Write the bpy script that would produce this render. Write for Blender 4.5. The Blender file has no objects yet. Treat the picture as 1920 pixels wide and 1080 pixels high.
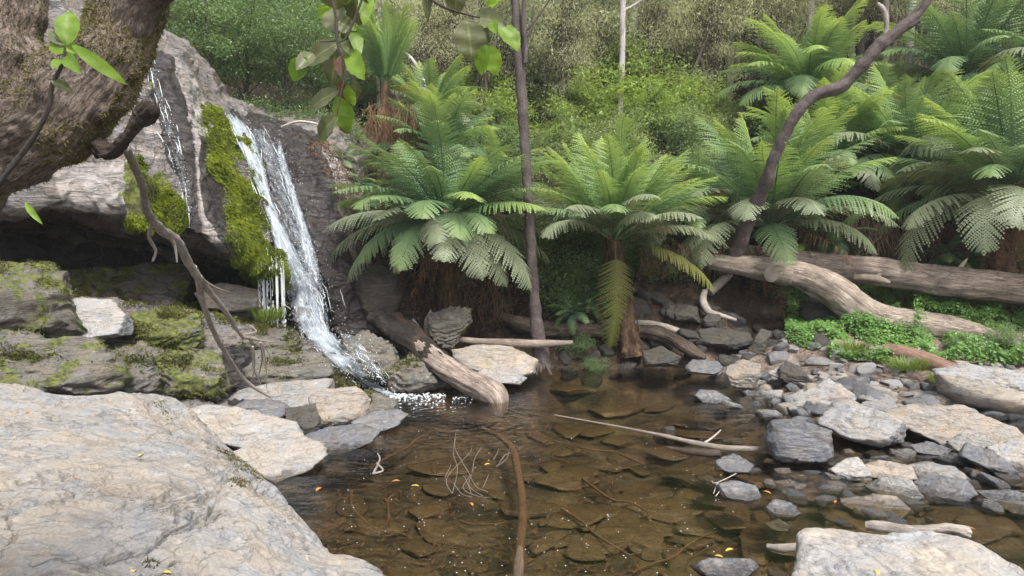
import bpy, bmesh, math, random
import numpy as np
from mathutils import Vector, Matrix, Euler

# ------------------------------------------------------------------ camera, sky, sun, exposure
SC = bpy.context.scene
C = SC.collection
FPX, CAMZ, HOR = 1371.0, 2.2, 430.0
PITCH = math.atan((540 - HOR) / FPX)
cam_data = bpy.data.cameras.new("camera")
cam = bpy.data.objects.new("camera", cam_data)
C.objects.link(cam)
cam.location = (0, 0, CAMZ)
cam.rotation_euler = (math.pi / 2 - PITCH, 0, 0)
cam_data.sensor_width = 36
cam_data.lens = FPX / 1920 * 36
cam_data.clip_start = 0.05
cam_data.clip_end = 500
SC.camera = cam

SUN_EL, SUN_AZ = math.radians(57), math.radians(150)
world = bpy.data.worlds.new("World")
SC.world = world
world.use_nodes = True
wn = world.node_tree
bg = wn.nodes["Background"]
sky = wn.nodes.new("ShaderNodeTexSky")
sky.sky_type = 'NISHITA'
sky.sun_disc = False
sky.sun_elevation = SUN_EL
sky.sun_rotation = SUN_AZ
sky.dust_density = 4.0
sky.air_density = 1.0
hs = wn.nodes.new('ShaderNodeHueSaturation')          # high thin cloud: greyer than a clear sky
hs.inputs['Saturation'].default_value = 0.55
wn.links.new(sky.outputs[0], hs.inputs['Color'])
wn.links.new(hs.outputs[0], bg.inputs[0])
bg.inputs[1].default_value = 0.13
sl = bpy.data.lights.new("sun", 'SUN')
sl.energy = 2.1
sl.angle = math.radians(14)
sl.color = (1.0, 0.97, 0.93)
sun = bpy.data.objects.new("sun", sl)
C.objects.link(sun)
sd = Vector((math.sin(SUN_AZ) * math.cos(SUN_EL), math.cos(SUN_AZ) * math.cos(SUN_EL), math.sin(SUN_EL)))
sun.rotation_euler = sd.to_track_quat('Z', 'Y').to_euler()
sun.location = sd * 60
SC.view_settings.view_transform = 'Standard'
SC.view_settings.look = 'None'
SC.view_settings.exposure = 1.5
SC.view_settings.gamma = 1.0

# ------------------------------------------------------------------ helpers
rng = np.random.default_rng(7)
cP, sP = math.cos(PITCH), math.sin(PITCH)


def at(px, py, Y):
    """world point seen at photo pixel (px, py) at distance Y ahead"""
    u, v = (px - 960) / FPX, (540 - py) / FPX
    dy = cP + v * sP
    dz = -sP + v * cP
    return np.array([u / dy * Y, Y, CAMZ + dz / dy * Y])


def atz(px, py, z):
    u, v = (px - 960) / FPX, (540 - py) / FPX
    dy = cP + v * sP
    dz = -sP + v * cP
    t = (z - CAMZ) / dz
    return np.array([u * t, dy * t, z])


def _h(ix, iy, iz):
    n = (ix * 374761393 + iy * 668265263 + iz * 2147483647 % 4294967296 + iz * 1274126177) & 0xffffffff
    n = ((n ^ (n >> 13)) * 1274126177) & 0xffffffff
    n = (n ^ (n >> 16)) & 0xffffffff
    return n / 4294967295.0 * 2 - 1


def vnoise(P):
    P = np.asarray(P, float)
    I = np.floor(P).astype(np.int64)
    f = P - I
    f = f * f * f * (f * (f * 6 - 15) + 10)
    r = 0
    for a in (0, 1):
        wa = f[:, 0] if a else 1 - f[:, 0]
        for b in (0, 1):
            wb = f[:, 1] if b else 1 - f[:, 1]
            for c in (0, 1):
                wc = f[:, 2] if c else 1 - f[:, 2]
                r = r + wa * wb * wc * _h(I[:, 0] + a, I[:, 1] + b, I[:, 2] + c)
    return r


def fbm(P, octv=4, seed=0.0, gain=0.5):
    P = np.asarray(P, float) + seed * 13.7
    a, r, s = 1.0, 0, 0
    for i in range(octv):
        r = r + a * vnoise(P)
        s += a
        a *= gain
        P = P * 2.03 + 17.1
    return r / s


def sstep(a, b, x):
    t = np.clip((x - a) / (b - a), 0, 1)
    return t * t * (3 - 2 * t)


class MB:
    """collects vertices / faces (tri or quad) and per-vertex attributes"""
    def __init__(s):
        s.V, s.F, s.A, s.n = [], [], {}, 0

    def add(self, V, F, **attrs):
        V = np.asarray(V, float).reshape(-1, 3)
        F = np.asarray(F, np.int64)
        self.V.append(V)
        self.F.append(F + self.n)
        for k in set(list(attrs) + list(self.A)):
            self.A.setdefault(k, [np.zeros(self.n)] if self.n else [])
            val = attrs.get(k, 0.0)
            self.A[k].append(np.broadcast_to(np.asarray(val, float), (len(V),)).copy())
        self.n += len(V)
        return self

    def build(s, name, mat, parent=None, origin=None, smooth=True, link=True):
        V = np.concatenate(s.V)
        if parent is not None:
            o = np.array(parent.location)
        elif origin is not None:
            o = np.array(origin, float)
        else:
            o = np.array([(V[:, 0].min() + V[:, 0].max()) / 2, (V[:, 1].min() + V[:, 1].max()) / 2, V[:, 2].min()])
        V = V - o
        me = bpy.data.meshes.new(name)
        nl = sum(f.size for f in s.F)
        nf = sum(len(f) for f in s.F)
        me.vertices.add(len(V))
        me.vertices.foreach_set("co", V.astype(np.float32).ravel())
        me.loops.add(nl)
        me.loops.foreach_set("vertex_index", np.concatenate([f.ravel() for f in s.F]).astype(np.int32))
        me.polygons.add(nf)
        tot = np.concatenate([np.full(len(f), f.shape[1]) for f in s.F])
        st = np.concatenate([[0], np.cumsum(tot)[:-1]])
        me.polygons.foreach_set("loop_start", st.astype(np.int32))
        me.polygons.foreach_set("use_smooth", np.full(nf, smooth))
        for k, v in s.A.items():
            a = me.attributes.new(k, 'FLOAT', 'POINT')
            a.data.foreach_set("value", np.concatenate(v).astype(np.float32))
        me.update(calc_edges=True)
        me.materials.append(mat)
        ob = bpy.data.objects.new(name, me)
        ob.location = (0, 0, 0) if parent is not None else o
        if parent is not None:
            ob.parent = parent
        if link:
            C.objects.link(ob)
        return ob


def tag(o, label=None, cat=None, group=None, kind=None):
    if label: o['label'] = label
    if cat: o['category'] = cat
    if group: o['group'] = group
    if kind: o['kind'] = kind
    return o


def empty(name, loc, label, cat, group=None):
    o = bpy.data.objects.new(name, None)
    o.location = tuple(loc)
    o.empty_display_size = 0.1
    C.objects.link(o)
    return tag(o, label, cat, group)


def copy_tree(o, parent=None):
    c = o.copy()
    C.objects.link(c)
    if parent is not None:
        c.parent = parent
    for ch in [k for k in bpy.data.objects if k.parent == o]:
        copy_tree(ch, c)
    return c


def crom(P, n):
    """Catmull-Rom through rows of P (k,d) -> n samples"""
    P = np.asarray(P, float)
    k = len(P)
    t = np.linspace(0, k - 1, n)
    i = np.minimum(t.astype(int), k - 2)
    f = (t - i)[:, None]
    sh = (-1,) + (1,) * (P.ndim - 1)
    f = (t - i).reshape(sh)
    g = lambda j: P[np.clip(j, 0, k - 1)]
    p0, p1, p2, p3 = g(i - 1), g(i), g(i + 1), g(i + 2)
    return 0.5 * (2 * p1 + (p2 - p0) * f + (2 * p0 - 5 * p1 + 4 * p2 - p3) * f ** 2 + (3 * p1 - p0 - 3 * p2 + p3) * f ** 3)


def grid_faces(a, b, wrap=False):
    i = np.arange(a - 1)[:, None]
    m = b if wrap else b - 1
    j = np.arange(m)[None, :]
    j2 = (j + 1) % b
    return np.stack([i * b + j, i * b + j2, (i + 1) * b + j2, (i + 1) * b + j], -1).reshape(-1, 4)


def grid_normals(G):
    du = np.gradient(G, axis=0)
    dv = np.gradient(G, axis=1)
    N = np.cross(du, dv)
    return N / (np.linalg.norm(N, axis=-1, keepdims=True) + 1e-9)


def frames(P):
    T = np.gradient(P, axis=0)
    T /= np.linalg.norm(T, axis=1, keepdims=True) + 1e-9
    N = np.zeros_like(P)
    ref = np.array([0, 0, 1.0]) if abs(T[0, 2]) < 0.9 else np.array([0, 1.0, 0])
    n = np.cross(T[0], ref)
    n /= np.linalg.norm(n)
    for i in range(len(P)):
        n = n - T[i] * np.dot(n, T[i])
        n /= np.linalg.norm(n) + 1e-9
        N[i] = n
    return T, N, np.cross(T, N)


def tube(mb, pts, n=24, seg=8, rough=0.0, freq=6.0, seed=0, caps=True, grain=0.0, **attrs):
    """pts: rows (x,y,z,r). swept tube with rough surface; attribute 'al' runs along, 'ar' around"""
    pts = np.asarray(pts, float)
    S = crom(pts, n) if len(pts) > 2 else np.linspace(pts[0], pts[-1], n)
    P, R = S[:, :3], np.maximum(S[:, 3], 1e-4)
    T, N, B = frames(P)
    th = np.linspace(0, 2 * np.pi, seg, endpoint=False)
    D = N[:, None, :] * np.cos(th)[None, :, None] + B[:, None, :] * np.sin(th)[None, :, None]
    L = np.concatenate([[0], np.cumsum(np.linalg.norm(np.diff(P, axis=0), axis=1))])
    RR = R[:, None] * np.ones(seg)[None]
    if rough > 0 or grain > 0:
        Q = (P[:, None, :] + D * R[:, None, None]).reshape(-1, 3)
        RR = RR * (1 + rough * fbm(Q * freq, 4, seed).reshape(n, seg))
        if grain > 0:
            cy = np.stack([np.broadcast_to(np.cos(th) * 2.6, (n, seg)), np.broadcast_to(np.sin(th) * 2.6, (n, seg)),
                           np.broadcast_to((L * 1.2 / max(R.max(), .02) * .12)[:, None], (n, seg))], -1).reshape(-1, 3)
            RR = RR * (1 + grain * fbm(cy * 1.7, 4, seed + 5).reshape(n, seg))
    V = (P[:, None, :] + D * RR[:, :, None]).reshape(-1, 3)
    F = grid_faces(n, seg, True)
    al = np.repeat(L, seg)
    ar = np.tile(th, n)
    at2 = dict(al=al, ar=ar)
    at2.update({k: v for k, v in attrs.items()})
    mb.add(V, F, **at2)
    if caps:
        for e in (0, n - 1):
            c = P[e] + T[e] * (R[e] * 0.12 if e else -R[e] * 0.12)
            W = np.vstack([V[e * seg:(e + 1) * seg], c[None]])
            i = np.arange(seg)
            j = (i + 1) % seg
            F2 = np.stack([i, j, np.full(seg, seg)], 1) if e else np.stack([j, i, np.full(seg, seg)], 1)
            kw = dict(al=L[e], ar=0.0)
            kw.update(attrs)
            mb.add(W, F2, **kw)
    return P, R


def pxpath(rows):
    """rows (px,py,Y,rpx) -> world rows (x,y,z,r)"""
    out = []
    for px, py, Y, r in rows:
        p = at(px, py, Y)
        out.append([*p, r / FPX * Y])
    return np.array(out)


# ------------------------------------------------------------------ materials
def newmat(name):
    m = bpy.data.materials.new(name)
    m.use_nodes = True
    nt = m.node_tree
    p = nt.nodes["Principled BSDF"]
    return m, nt, p, nt.nodes["Material Output"]


def N(nt, typ, **kw):
    n = nt.nodes.new(typ)
    for k, v in kw.items():
        if k.startswith('i_'):
            key = k[2:]
            key = int(key) if key.isdigit() else key
            n.inputs[key].default_value = v
        else:
            setattr(n, k, v)
    return n


def noise(nt, vec, scale, detail=6, rough=0.6, dist=0.0):
    n = N(nt, 'ShaderNodeTexNoise')
    n.inputs['Scale'].default_value = scale
    n.inputs['Detail'].default_value = detail
    n.inputs['Roughness'].default_value = rough
    n.inputs['Distortion'].default_value = dist
    if vec is not None: nt.links.new(vec, n.inputs['Vector'])
    return n.outputs['Fac']


def ramp(nt, fac, stops, interp='LINEAR'):
    r = N(nt, 'ShaderNodeValToRGB')
    cr = r.color_ramp
    cr.interpolation = interp
    while len(cr.elements) < len(stops): cr.elements.new(0.5)
    for e, (p, c) in zip(cr.elements, stops):
        e.position = p
        e.color = (*c, 1) if hasattr(c, '__len__') else (c, c, c, 1)
    nt.links.new(fac, r.inputs[0])
    return r.outputs[0]


def mix(nt, fac, a, b, mode='MIX'):
    m = N(nt, 'ShaderNodeMix', data_type='RGBA', blend_type=mode)
    for sock, v in ((m.inputs[0], fac), (m.inputs[6], a), (m.inputs[7], b)):
        if isinstance(v, (int, float)):
            sock.default_value = v if sock == m.inputs[0] else (v, v, v, 1)
        elif isinstance(v, tuple):
            sock.default_value = (*v, 1) if len(v) == 3 else v
        else:
            nt.links.new(v, sock)
    return m.outputs[2]


def mth(nt, op, a, b=0.0, c=0.0, clamp=False):
    m = N(nt, 'ShaderNodeMath', operation=op, use_clamp=clamp)
    for i, v in enumerate((a, b, c)):
        if isinstance(v, (int, float)): m.inputs[i].default_value = v
        else: nt.links.new(v, m.inputs[i])
    return m.outputs[0]


def attr(nt, name):
    return N(nt, 'ShaderNodeAttribute', attribute_name=name).outputs['Fac']


def bump(nt, h, strength, dist, prev=None):
    b = N(nt, 'ShaderNodeBump')
    b.inputs['Strength'].default_value = strength
    b.inputs['Distance'].default_value = dist
    nt.links.new(h, b.inputs['Height'])
    if prev is not None: nt.links.new(prev, b.inputs['Normal'])
    return b.outputs[0]


def coords(nt, kind='Object', scale=(1, 1, 1), rot=(0, 0, 0)):
    tc = N(nt, 'ShaderNodeTexCoord')
    mp = N(nt, 'ShaderNodeMapping')
    mp.inputs['Scale'].default_value = scale
    mp.inputs['Rotation'].default_value = rot
    nt.links.new(tc.outputs[kind], mp.inputs['Vector'])
    return mp.outputs[0]


MOSS_A, MOSS_B = (0.026, 0.030, 0.010), (0.105, 0.120, 0.022)


def rock_mat(name, dark, mid, light, moss=0.0, rough=0.75, wet=0.0, scale=1.0, strata=(0.25, 0.1, 0.4), crack=0.6, bumpd=0.03, mossattr=False, wetattr=False, mossy_up=True, grain=0.75):
    m, nt, p, out = newmat(name)
    v = coords(nt, 'Object', (scale, scale, scale))
    vs = coords(nt, 'Object', (1.2 * scale, 1.2 * scale, 7 * scale), strata)
    big = noise(nt, v, 1.3, 4, 0.6, 0.4)
    med = noise(nt, v, 7, 8, 0.7, 0.3)
    fine = noise(nt, v, 60, 4, 0.75)
    st = noise(nt, vs, 3.0, 7, 0.65, 0.6)
    f = mth(nt, 'ADD', mth(nt, 'MULTIPLY', big, 0.40), mth(nt, 'ADD', mth(nt, 'MULTIPLY', med, 0.25), mth(nt, 'MULTIPLY', st, 0.35)))
    col = ramp(nt, f, [(0.36, dark), (0.47, mid), (0.54, mid), (0.66, light)])
    tint = ramp(nt, noise(nt, v, 2.6, 5, 0.65, 0.8), [(0.38, (1.10, 1.02, 0.90)), (0.52, (1, 1, 1)), (0.64, (0.90, 0.96, 1.06))])
    col = mix(nt, 1.0, col, tint, 'MULTIPLY')
    col = mix(nt, grain, col, ramp(nt, fine, [(0.32, 0.5), (0.5, 1.0), (0.68, 1.4)]), 'MULTIPLY')
    # hairline cracks: zero contour of a warped noise, stretched along the strata
    cn = noise(nt, vs, 1.4, 5, 0.55, 0.9)
    ck = mth(nt, 'ABSOLUTE', mth(nt, 'SUBTRACT', cn, 0.5))
    ckm = ramp(nt, ck, [(0.0, 0.0), (0.006, 0.5), (0.016, 1.0)])
    cn2 = noise(nt, coords(nt, 'Object', (4.0 * scale, 2.2 * scale, 9 * scale), (strata[2], strata[0], strata[1])), 1.6, 5, 0.6, 1.2)
    ck2 = ramp(nt, mth(nt, 'ABSOLUTE', mth(nt, 'SUBTRACT', cn2, 0.5)), [(0.0, 0.1), (0.010, 0.7), (0.022, 1.0)])
    gate = ramp(nt, noise(nt, v, 1.9, 3, 0.6), [(0.45, 0.0), (0.58, 1.0)])
    ckm = mix(nt, gate, ckm, mix(nt, 1.0, ckm, ck2, 'MULTIPLY'))
    col = mix(nt, crack * 0.8, col, ckm, 'MULTIPLY')
    # pale lichen blotches
    lich = ramp(nt, noise(nt, v, 5.5, 6, 0.75, 0.2), [(0.60, 0.0), (0.68, 1.0)])
    col = mix(nt, mth(nt, 'MULTIPLY', lich, 0.35), col, tuple(min(1, c * 1.35) for c in light))
    rg = ramp(nt, med, [(0.3, max(rough - 0.12, 0.05)), (0.7, min(rough + 0.1, 1))])
    rnd = N(nt, 'ShaderNodeObjectInfo').outputs['Random']
    col = mix(nt, 1.0, col, ramp(nt, rnd, [(0, 0.8), (1, 1.15)]), 'MULTIPLY')
    if wetattr:
        pl_ = mth(nt, 'MULTIPLY', attr(nt, 'pale'), ramp(nt, med, [(0.35, 0.35), (0.6, 1.0)]))
        col = mix(nt, mth(nt, 'MULTIPLY', pl_, 0.6), col, mix(nt, big, (0.42, 0.39, 0.365), (0.25, 0.232, 0.22)))
        col = mix(nt, crack * 0.5, col, ckm, 'MULTIPLY')
        w = mth(nt, 'ADD', attr(nt, 'wet'), mth(nt, 'MULTIPLY', mth(nt, 'SUBTRACT', noise(nt, coords(nt, 'Object', (3.5, 3.5, 0.6)), 2.0, 6, 0.7), 0.42), 2.1))
        w = ramp(nt, w, [(0.34, 0.0), (0.6, 1.0)])
        col = mix(nt, mth(nt, 'MULTIPLY', w, 0.95), col, mix(nt, 1.0, col, (0.13, 0.115, 0.11), 'MULTIPLY'))
        rg = mix(nt, w, rg, 0.36)
    if moss > 0 or mossattr:
        geo = N(nt, 'ShaderNodeNewGeometry')
        sx = N(nt, 'ShaderNodeSeparateXYZ')
        nt.links.new(geo.outputs['Normal'], sx.inputs[0])
        mm = mth(nt, 'ADD', noise(nt, v, 3.2, 8, 0.7), moss - 0.5)
        if mossy_up: mm = mth(nt, 'ADD', mm, mth(nt, 'MULTIPLY', sx.outputs[2], 0.07))
        if mossattr: mm = mth(nt, 'ADD', mm, mth(nt, 'MULTIPLY', attr(nt, 'moss'), 0.75))
        mk = ramp(nt, mm, [(0.56, 0.0), (0.62, 1.0)])
        mc = ramp(nt, noise(nt, v, 14, 5, 0.7), [(0.36, MOSS_A), (0.62, MOSS_B)])
        col = mix(nt, mk, col, mc)
        rg = mix(nt, mk, rg, 1.0)
    # splashed and soaked band just above the water line
    geo2 = N(nt, 'ShaderNodeNewGeometry')
    sz = N(nt, 'ShaderNodeSeparateXYZ')
    nt.links.new(geo2.outputs['Position'], sz.inputs[0])
    wl = mth(nt, 'ADD', sz.outputs[2], mth(nt, 'MULTIPLY', mth(nt, 'SUBTRACT', med, 0.5), 0.12))
    wl = ramp(nt, wl, [(0.025, 1.0), (0.055, 0.0)])
    col = mix(nt, mth(nt, 'MULTIPLY', wl, 0.9), col, mix(nt, 1.0, col, (0.36, 0.34, 0.32), 'MULTIPLY'))
    rg = mix(nt, wl, rg, 0.22)
    nt.links.new(col, p.inputs['Base Color'])
    nt.links.new(rg, p.inputs['Roughness'])
    p.inputs['Specular IOR Level'].default_value = 0.5
    h = mth(nt, 'ADD', mth(nt, 'MULTIPLY', st, 1.0), mth(nt, 'ADD', mth(nt, 'MULTIPLY', med, 0.8), mth(nt, 'MULTIPLY', fine, 0.16)))
    h = mth(nt, 'ADD', h, mth(nt, 'MULTIPLY', ckm, 0.35 * crack))
    nt.links.new(bump(nt, h, 0.9, bumpd), p.inputs['Normal'])
    return m


def leaf_mat(name, a, b, trans=0.4, rough=0.45, tip=None, vein=False):
    m, nt, p, out = newmat(name)
    rnd = N(nt, 'ShaderNodeObjectInfo').outputs['Random']
    f = mth(nt, 'ADD', mth(nt, 'MULTIPLY', attr(nt, 'v'), 0.7), mth(nt, 'MULTIPLY', rnd, 0.3))
    col = ramp(nt, f, [(0.0, a), (1.0, b)])
    if tip:
        col = mix(nt, mth(nt, 'POWER', attr(nt, 's'), 2.5), col, tip)  # frond tips yellower: young growth, plus backlight put into the colour
    if vein:
        v = coords(nt, 'Object')
        col = mix(nt, 0.5, col, ramp(nt, noise(nt, v, 40, 5, 0.7), [(0.35, 0.6), (0.65, 1.25)]), 'MULTIPLY')
        col = mix(nt, ramp(nt, attr(nt, 'mid'), [(0.0, 1.0), (0.12, 0.0)]), col, mix(nt, 0.5, col, (0.25, 0.3, 0.1)))
    nt.links.new(col, p.inputs['Base Color'])
    p.inputs['Roughness'].default_value = rough
    p.inputs['Specular IOR Level'].default_value = 0.35
    tr = N(nt, 'ShaderNodeBsdfTranslucent')
    nt.links.new(mix(nt, 1.0, col, (1.25, 1.2, 0.75), 'MULTIPLY'), tr.inputs[0])
    mx = N(nt, 'ShaderNodeMixShader', i_0=trans)
    nt.links.new(p.outputs[0], mx.inputs[1])
    nt.links.new(tr.outputs[0], mx.inputs[2])
    nt.links.new(mx.outputs[0], out.inputs[0])
    return m


def bark_mat(name, dark, mid, light, moss=0.0, sx=1.0, red=None, rough=0.85, bd=0.01, al=3.0):
    """grain runs along the limb: coordinates from the al / ar attributes"""
    m, nt, p, out = newmat(name)
    cb = N(nt, 'ShaderNodeCombineXYZ')
    a, r = attr(nt, 'al'), attr(nt, 'ar')
    nt.links.new(mth(nt, 'MULTIPLY', mth(nt, 'SINE', r), 2.2), cb.inputs[0])
    nt.links.new(mth(nt, 'MULTIPLY', mth(nt, 'COSINE', r), 2.2), cb.inputs[1])
    nt.links.new(mth(nt, 'MULTIPLY', a, al), cb.inputs[2])
    g = noise(nt, cb.outputs[0], 2.6 * sx, 9, 0.72, 0.5)
    v = coords(nt, 'Object')
    b = noise(nt, v, 4.0, 7, 0.7, 0.3)
    fine = noise(nt, v, 90, 3, 0.7)
    f = mth(nt, 'ADD', mth(nt, 'MULTIPLY', g, 0.65), mth(nt, 'MULTIPLY', b, 0.35))
    col = ramp(nt, f, [(0.36, dark), (0.5, mid), (0.64, light)])
    ck = mth(nt, 'ABSOLUTE', mth(nt, 'SUBTRACT', noise(nt, cb.outputs[0], 1.9 * sx, 6, 0.6, 0.3), 0.5))
    ckm = ramp(nt, ck, [(0.0, 0.12), (0.02, 1.0)])
    col = mix(nt, 0.8, col, ckm, 'MULTIPLY')
    col = mix(nt, 0.4, col, ramp(nt, fine, [(0.3, 0.6), (0.7, 1.3)]), 'MULTIPLY')
    if red:
        col = mix(nt, ramp(nt, noise(nt, v, 3.0, 5, 0.7), [(0.5, 0.0), (0.62, 0.8)]), col, red)
    if moss > 0:
        mm = mth(nt, 'ADD', noise(nt, v, 5.5, 8, 0.75), moss - 0.5)
        mk = ramp(nt, mm, [(0.52, 0.0), (0.60, 1.0)])
        mc = ramp(nt, noise(nt, v, 45, 5, 0.8), [(0.36, (0.022, 0.016, 0.008)), (0.5, (0.07, 0.06, 0.02)), (0.66, (0.15, 0.14, 0.04))])
        col = mix(nt, mk, col, mc)
    nt.links.new(col, p.inputs['Base Color'])
    p.inputs['Roughness'].default_value = rough
    p.inputs['Specular IOR Level'].default_value = 0.3
    h = mth(nt, 'ADD', mth(nt, 'MULTIPLY', g, 1.0), mth(nt, 'ADD', mth(nt, 'MULTIPLY', ckm, 0.3), mth(nt, 'MULTIPLY', fine, 0.15)))
    nt.links.new(bump(nt, h, 1.0, bd), p.inputs['Normal'])
    return m


M = {}
M['shelf'] = rock_mat('pale_grey_rock', (0.125, 0.117, 0.106), (0.225, 0.211, 0.192), (0.345, 0.325, 0.298), rough=0.85, scale=1.0, strata=(0.5, 0.25, 0.5), crack=0.42, bumpd=0.03, mossattr=True, grain=0.5)
M['pale'] = rock_mat('pale_creek_rock', (0.085, 0.083, 0.080), (0.205, 0.198, 0.188), (0.37, 0.358, 0.338), rough=0.7, scale=1.6, strata=(0.3, 0.5, 0.2), crack=0.6, bumpd=0.02)
M['tan'] = rock_mat('tan_creek_rock', (0.09, 0.078, 0.064), (0.215, 0.188, 0.157), (0.36, 0.325, 0.28), rough=0.75, scale=1.6, strata=(0.6, 0.1, 0.1), crack=0.6, bumpd=0.02)
M['slate'] = rock_mat('wet_slate', (0.045, 0.047, 0.052), (0.105, 0.105, 0.11), (0.25, 0.25, 0.255), rough=0.38, scale=1.8, strata=(0.9, 0.3, 0.3), crack=0.5, bumpd=0.02)
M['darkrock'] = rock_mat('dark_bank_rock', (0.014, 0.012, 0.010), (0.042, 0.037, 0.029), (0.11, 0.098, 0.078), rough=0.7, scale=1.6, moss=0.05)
M['mossrock'] = rock_mat('mossy_rock', (0.028, 0.026, 0.021), (0.088, 0.080, 0.066), (0.235, 0.222, 0.198), moss=0.17, rough=0.75, scale=1.2, mossattr=True)
M['cliff'] = rock_mat('cliff_rock', (0.035, 0.031, 0.028), (0.140, 0.124, 0.111), (0.40, 0.365, 0.335), rough=0.62, scale=0.8, strata=(0.2, 1.0, 0.2), mossattr=True, wetattr=True, crack=0.7, bumpd=0.05, moss=0.0, mossy_up=False)
M['bedrock'] = rock_mat('submerged_slate', (0.06, 0.050, 0.034), (0.19, 0.150, 0.095), (0.34, 0.27, 0.18), rough=0.7, scale=1.5, bumpd=0.02)
M['fern'] = leaf_mat('fern_green', (0.052, 0.112, 0.062), (0.118, 0.198, 0.108), 0.33, 0.5, tip=(0.19, 0.26, 0.09))
M['fern_light'] = leaf_mat('fern_fresh_green', (0.085, 0.168, 0.074), (0.180, 0.285, 0.120), 0.45, 0.5, tip=(0.32, 0.41, 0.10))
M['fern_pale'] = leaf_mat('fern_grey_green', (0.15, 0.185, 0.11), (0.25, 0.28, 0.18), 0.35, 0.5)
M['fern_old'] = leaf_mat('fern_yellowing', (0.11, 0.13, 0.03), (0.19, 0.19, 0.045), 0.35, 0.6)
M['dead'] = leaf_mat('dead_fern_brown', (0.060, 0.030, 0.016), (0.19, 0.105, 0.055), 0.15, 0.9)
M['trunkfern'] = bark_mat('fern_trunk_fibre', (0.022, 0.012, 0.007), (0.075, 0.042, 0.022), (0.17, 0.11, 0.06), al=4, bd=0.02)
M['bark'] = bark_mat('mossy_bark', (0.048, 0.036, 0.028), (0.145, 0.112, 0.090), (0.30, 0.25, 0.21), moss=0.06, sx=2.0, bd=0.016, al=7.0)
M['deadwood'] = bark_mat('grey_dead_wood', (0.10, 0.085, 0.07), (0.27, 0.235, 0.20), (0.45, 0.40, 0.345), sx=1.6, bd=0.008, al=3)
M['char'] = bark_mat('charred_wood', (0.006, 0.005, 0.004), (0.022, 0.017, 0.014), (0.085, 0.062, 0.046), sx=2.2, bd=0.03, al=1.5, red=(0.075, 0.045, 0.026))
M['log'] = bark_mat('weathered_log_wood', (0.05, 0.036, 0.030), (0.235, 0.185, 0.15), (0.43, 0.355, 0.30), sx=2.2, bd=0.015, al=0.8)
M['logpale'] = bark_mat('bare_tan_log_wood', (0.055, 0.038, 0.028), (0.225, 0.182, 0.145), (0.40, 0.345, 0.29), sx=2.2, bd=0.012, al=0.8)
M['logdark'] = bark_mat('dark_rotting_wood', (0.02, 0.014, 0.01), (0.07, 0.05, 0.037), (0.19, 0.15, 0.115), sx=2.0, bd=0.02, al=1.2)
M['logred'] = bark_mat('reddish_rotten_wood', (0.09, 0.045, 0.032), (0.20, 0.115, 0.085), (0.31, 0.20, 0.155), sx=2.0, bd=0.012, al=1.2)
M['thintrunk'] = bark_mat('thin_purple_grey_bark', (0.028, 0.020, 0.018), (0.070, 0.055, 0.050), (0.17, 0.140, 0.130), sx=1.4, bd=0.006, al=8)
M['bgbark'] = bark_mat('forest_bark', (0.03, 0.024, 0.02), (0.085, 0.07, 0.058), (0.18, 0.155, 0.13), sx=1.0, bd=0.006, al=5)
M['whitebark'] = bark_mat('pale_gum_bark', (0.18, 0.16, 0.155), (0.36, 0.33, 0.32), (0.52, 0.49, 0.475), sx=0.8, bd=0.004, al=1.5)
M['wetstick'] = bark_mat('waterlogged_wood', (0.035, 0.022, 0.014), (0.10, 0.062, 0.038), (0.19, 0.125, 0.08), sx=1.0, bd=0.003, al=3)
M['palestick'] = bark_mat('bleached_stick', (0.22, 0.18, 0.14), (0.42, 0.36, 0.30), (0.6, 0.54, 0.47), sx=1.2, bd=0.003, al=4)
# foliage of the slope
M['fol_dark'] = leaf_mat('dark_green_leaves', (0.070, 0.125, 0.050), (0.21, 0.30, 0.13), 0.4, 0.4)
M['fol_mid'] = leaf_mat('mid_green_leaves', (0.14, 0.20, 0.08), (0.34, 0.41, 0.18), 0.45, 0.45)
M['fol_olive'] = leaf_mat('olive_leaves', (0.26, 0.28, 0.155), (0.54, 0.56, 0.37), 0.4, 0.45)
M['fol_hazed'] = leaf_mat('sun_hazed_leaves', (0.32, 0.36, 0.24), (0.60, 0.64, 0.50), 0.4, 0.5)  # paleness of sun and haze on far trees put into the leaf colour
M['fol_blue'] = leaf_mat('blue_green_leaves', (0.17, 0.25, 0.18), (0.34, 0.44, 0.33), 0.4, 0.5)
M['fol_bright'] = leaf_mat('fresh_green_leaves', (0.14, 0.22, 0.055), (0.28, 0.37, 0.09), 0.5, 0.45)
M['bramble'] = leaf_mat('bramble_leaves', (0.040, 0.105, 0.022), (0.135, 0.25, 0.055), 0.35, 0.4)
M['grass'] = leaf_mat('green_grass', (0.07, 0.13, 0.02), (0.22, 0.26, 0.06), 0.35, 0.6)
M['mossfuzz'] = leaf_mat('moss_tufts', (0.028, 0.045, 0.006), (0.22, 0.27, 0.018), 0.4, 0.9)
M['mossdark'] = leaf_mat('dark_moss_tufts', (0.030, 0.036, 0.010), (0.145, 0.15, 0.032), 0.3, 0.95)
M['mossbark'] = leaf_mat('brown_moss_tufts', (0.022, 0.018, 0.007), (0.14, 0.125, 0.04), 0.2, 0.95)
M['litter'] = leaf_mat('brown_litter', (0.030, 0.018, 0.011), (0.15, 0.092, 0.055), 0.1, 0.9)
M['leaf_old'] = leaf_mat('grey_olive_leaf', (0.075, 0.085, 0.040), (0.125, 0.135, 0.062), 0.28, 0.5, vein=True)
M['leaf_new'] = leaf_mat('young_green_leaf', (0.15, 0.26, 0.035), (0.23, 0.36, 0.05), 0.6, 0.45, vein=True)  # young leaves, bright yellow-green in their own colour
M['leaf_brown'] = leaf_mat('brown_leaf', (0.12, 0.06, 0.04), (0.17, 0.09, 0.06), 0.25, 0.6, vein=True)
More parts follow.
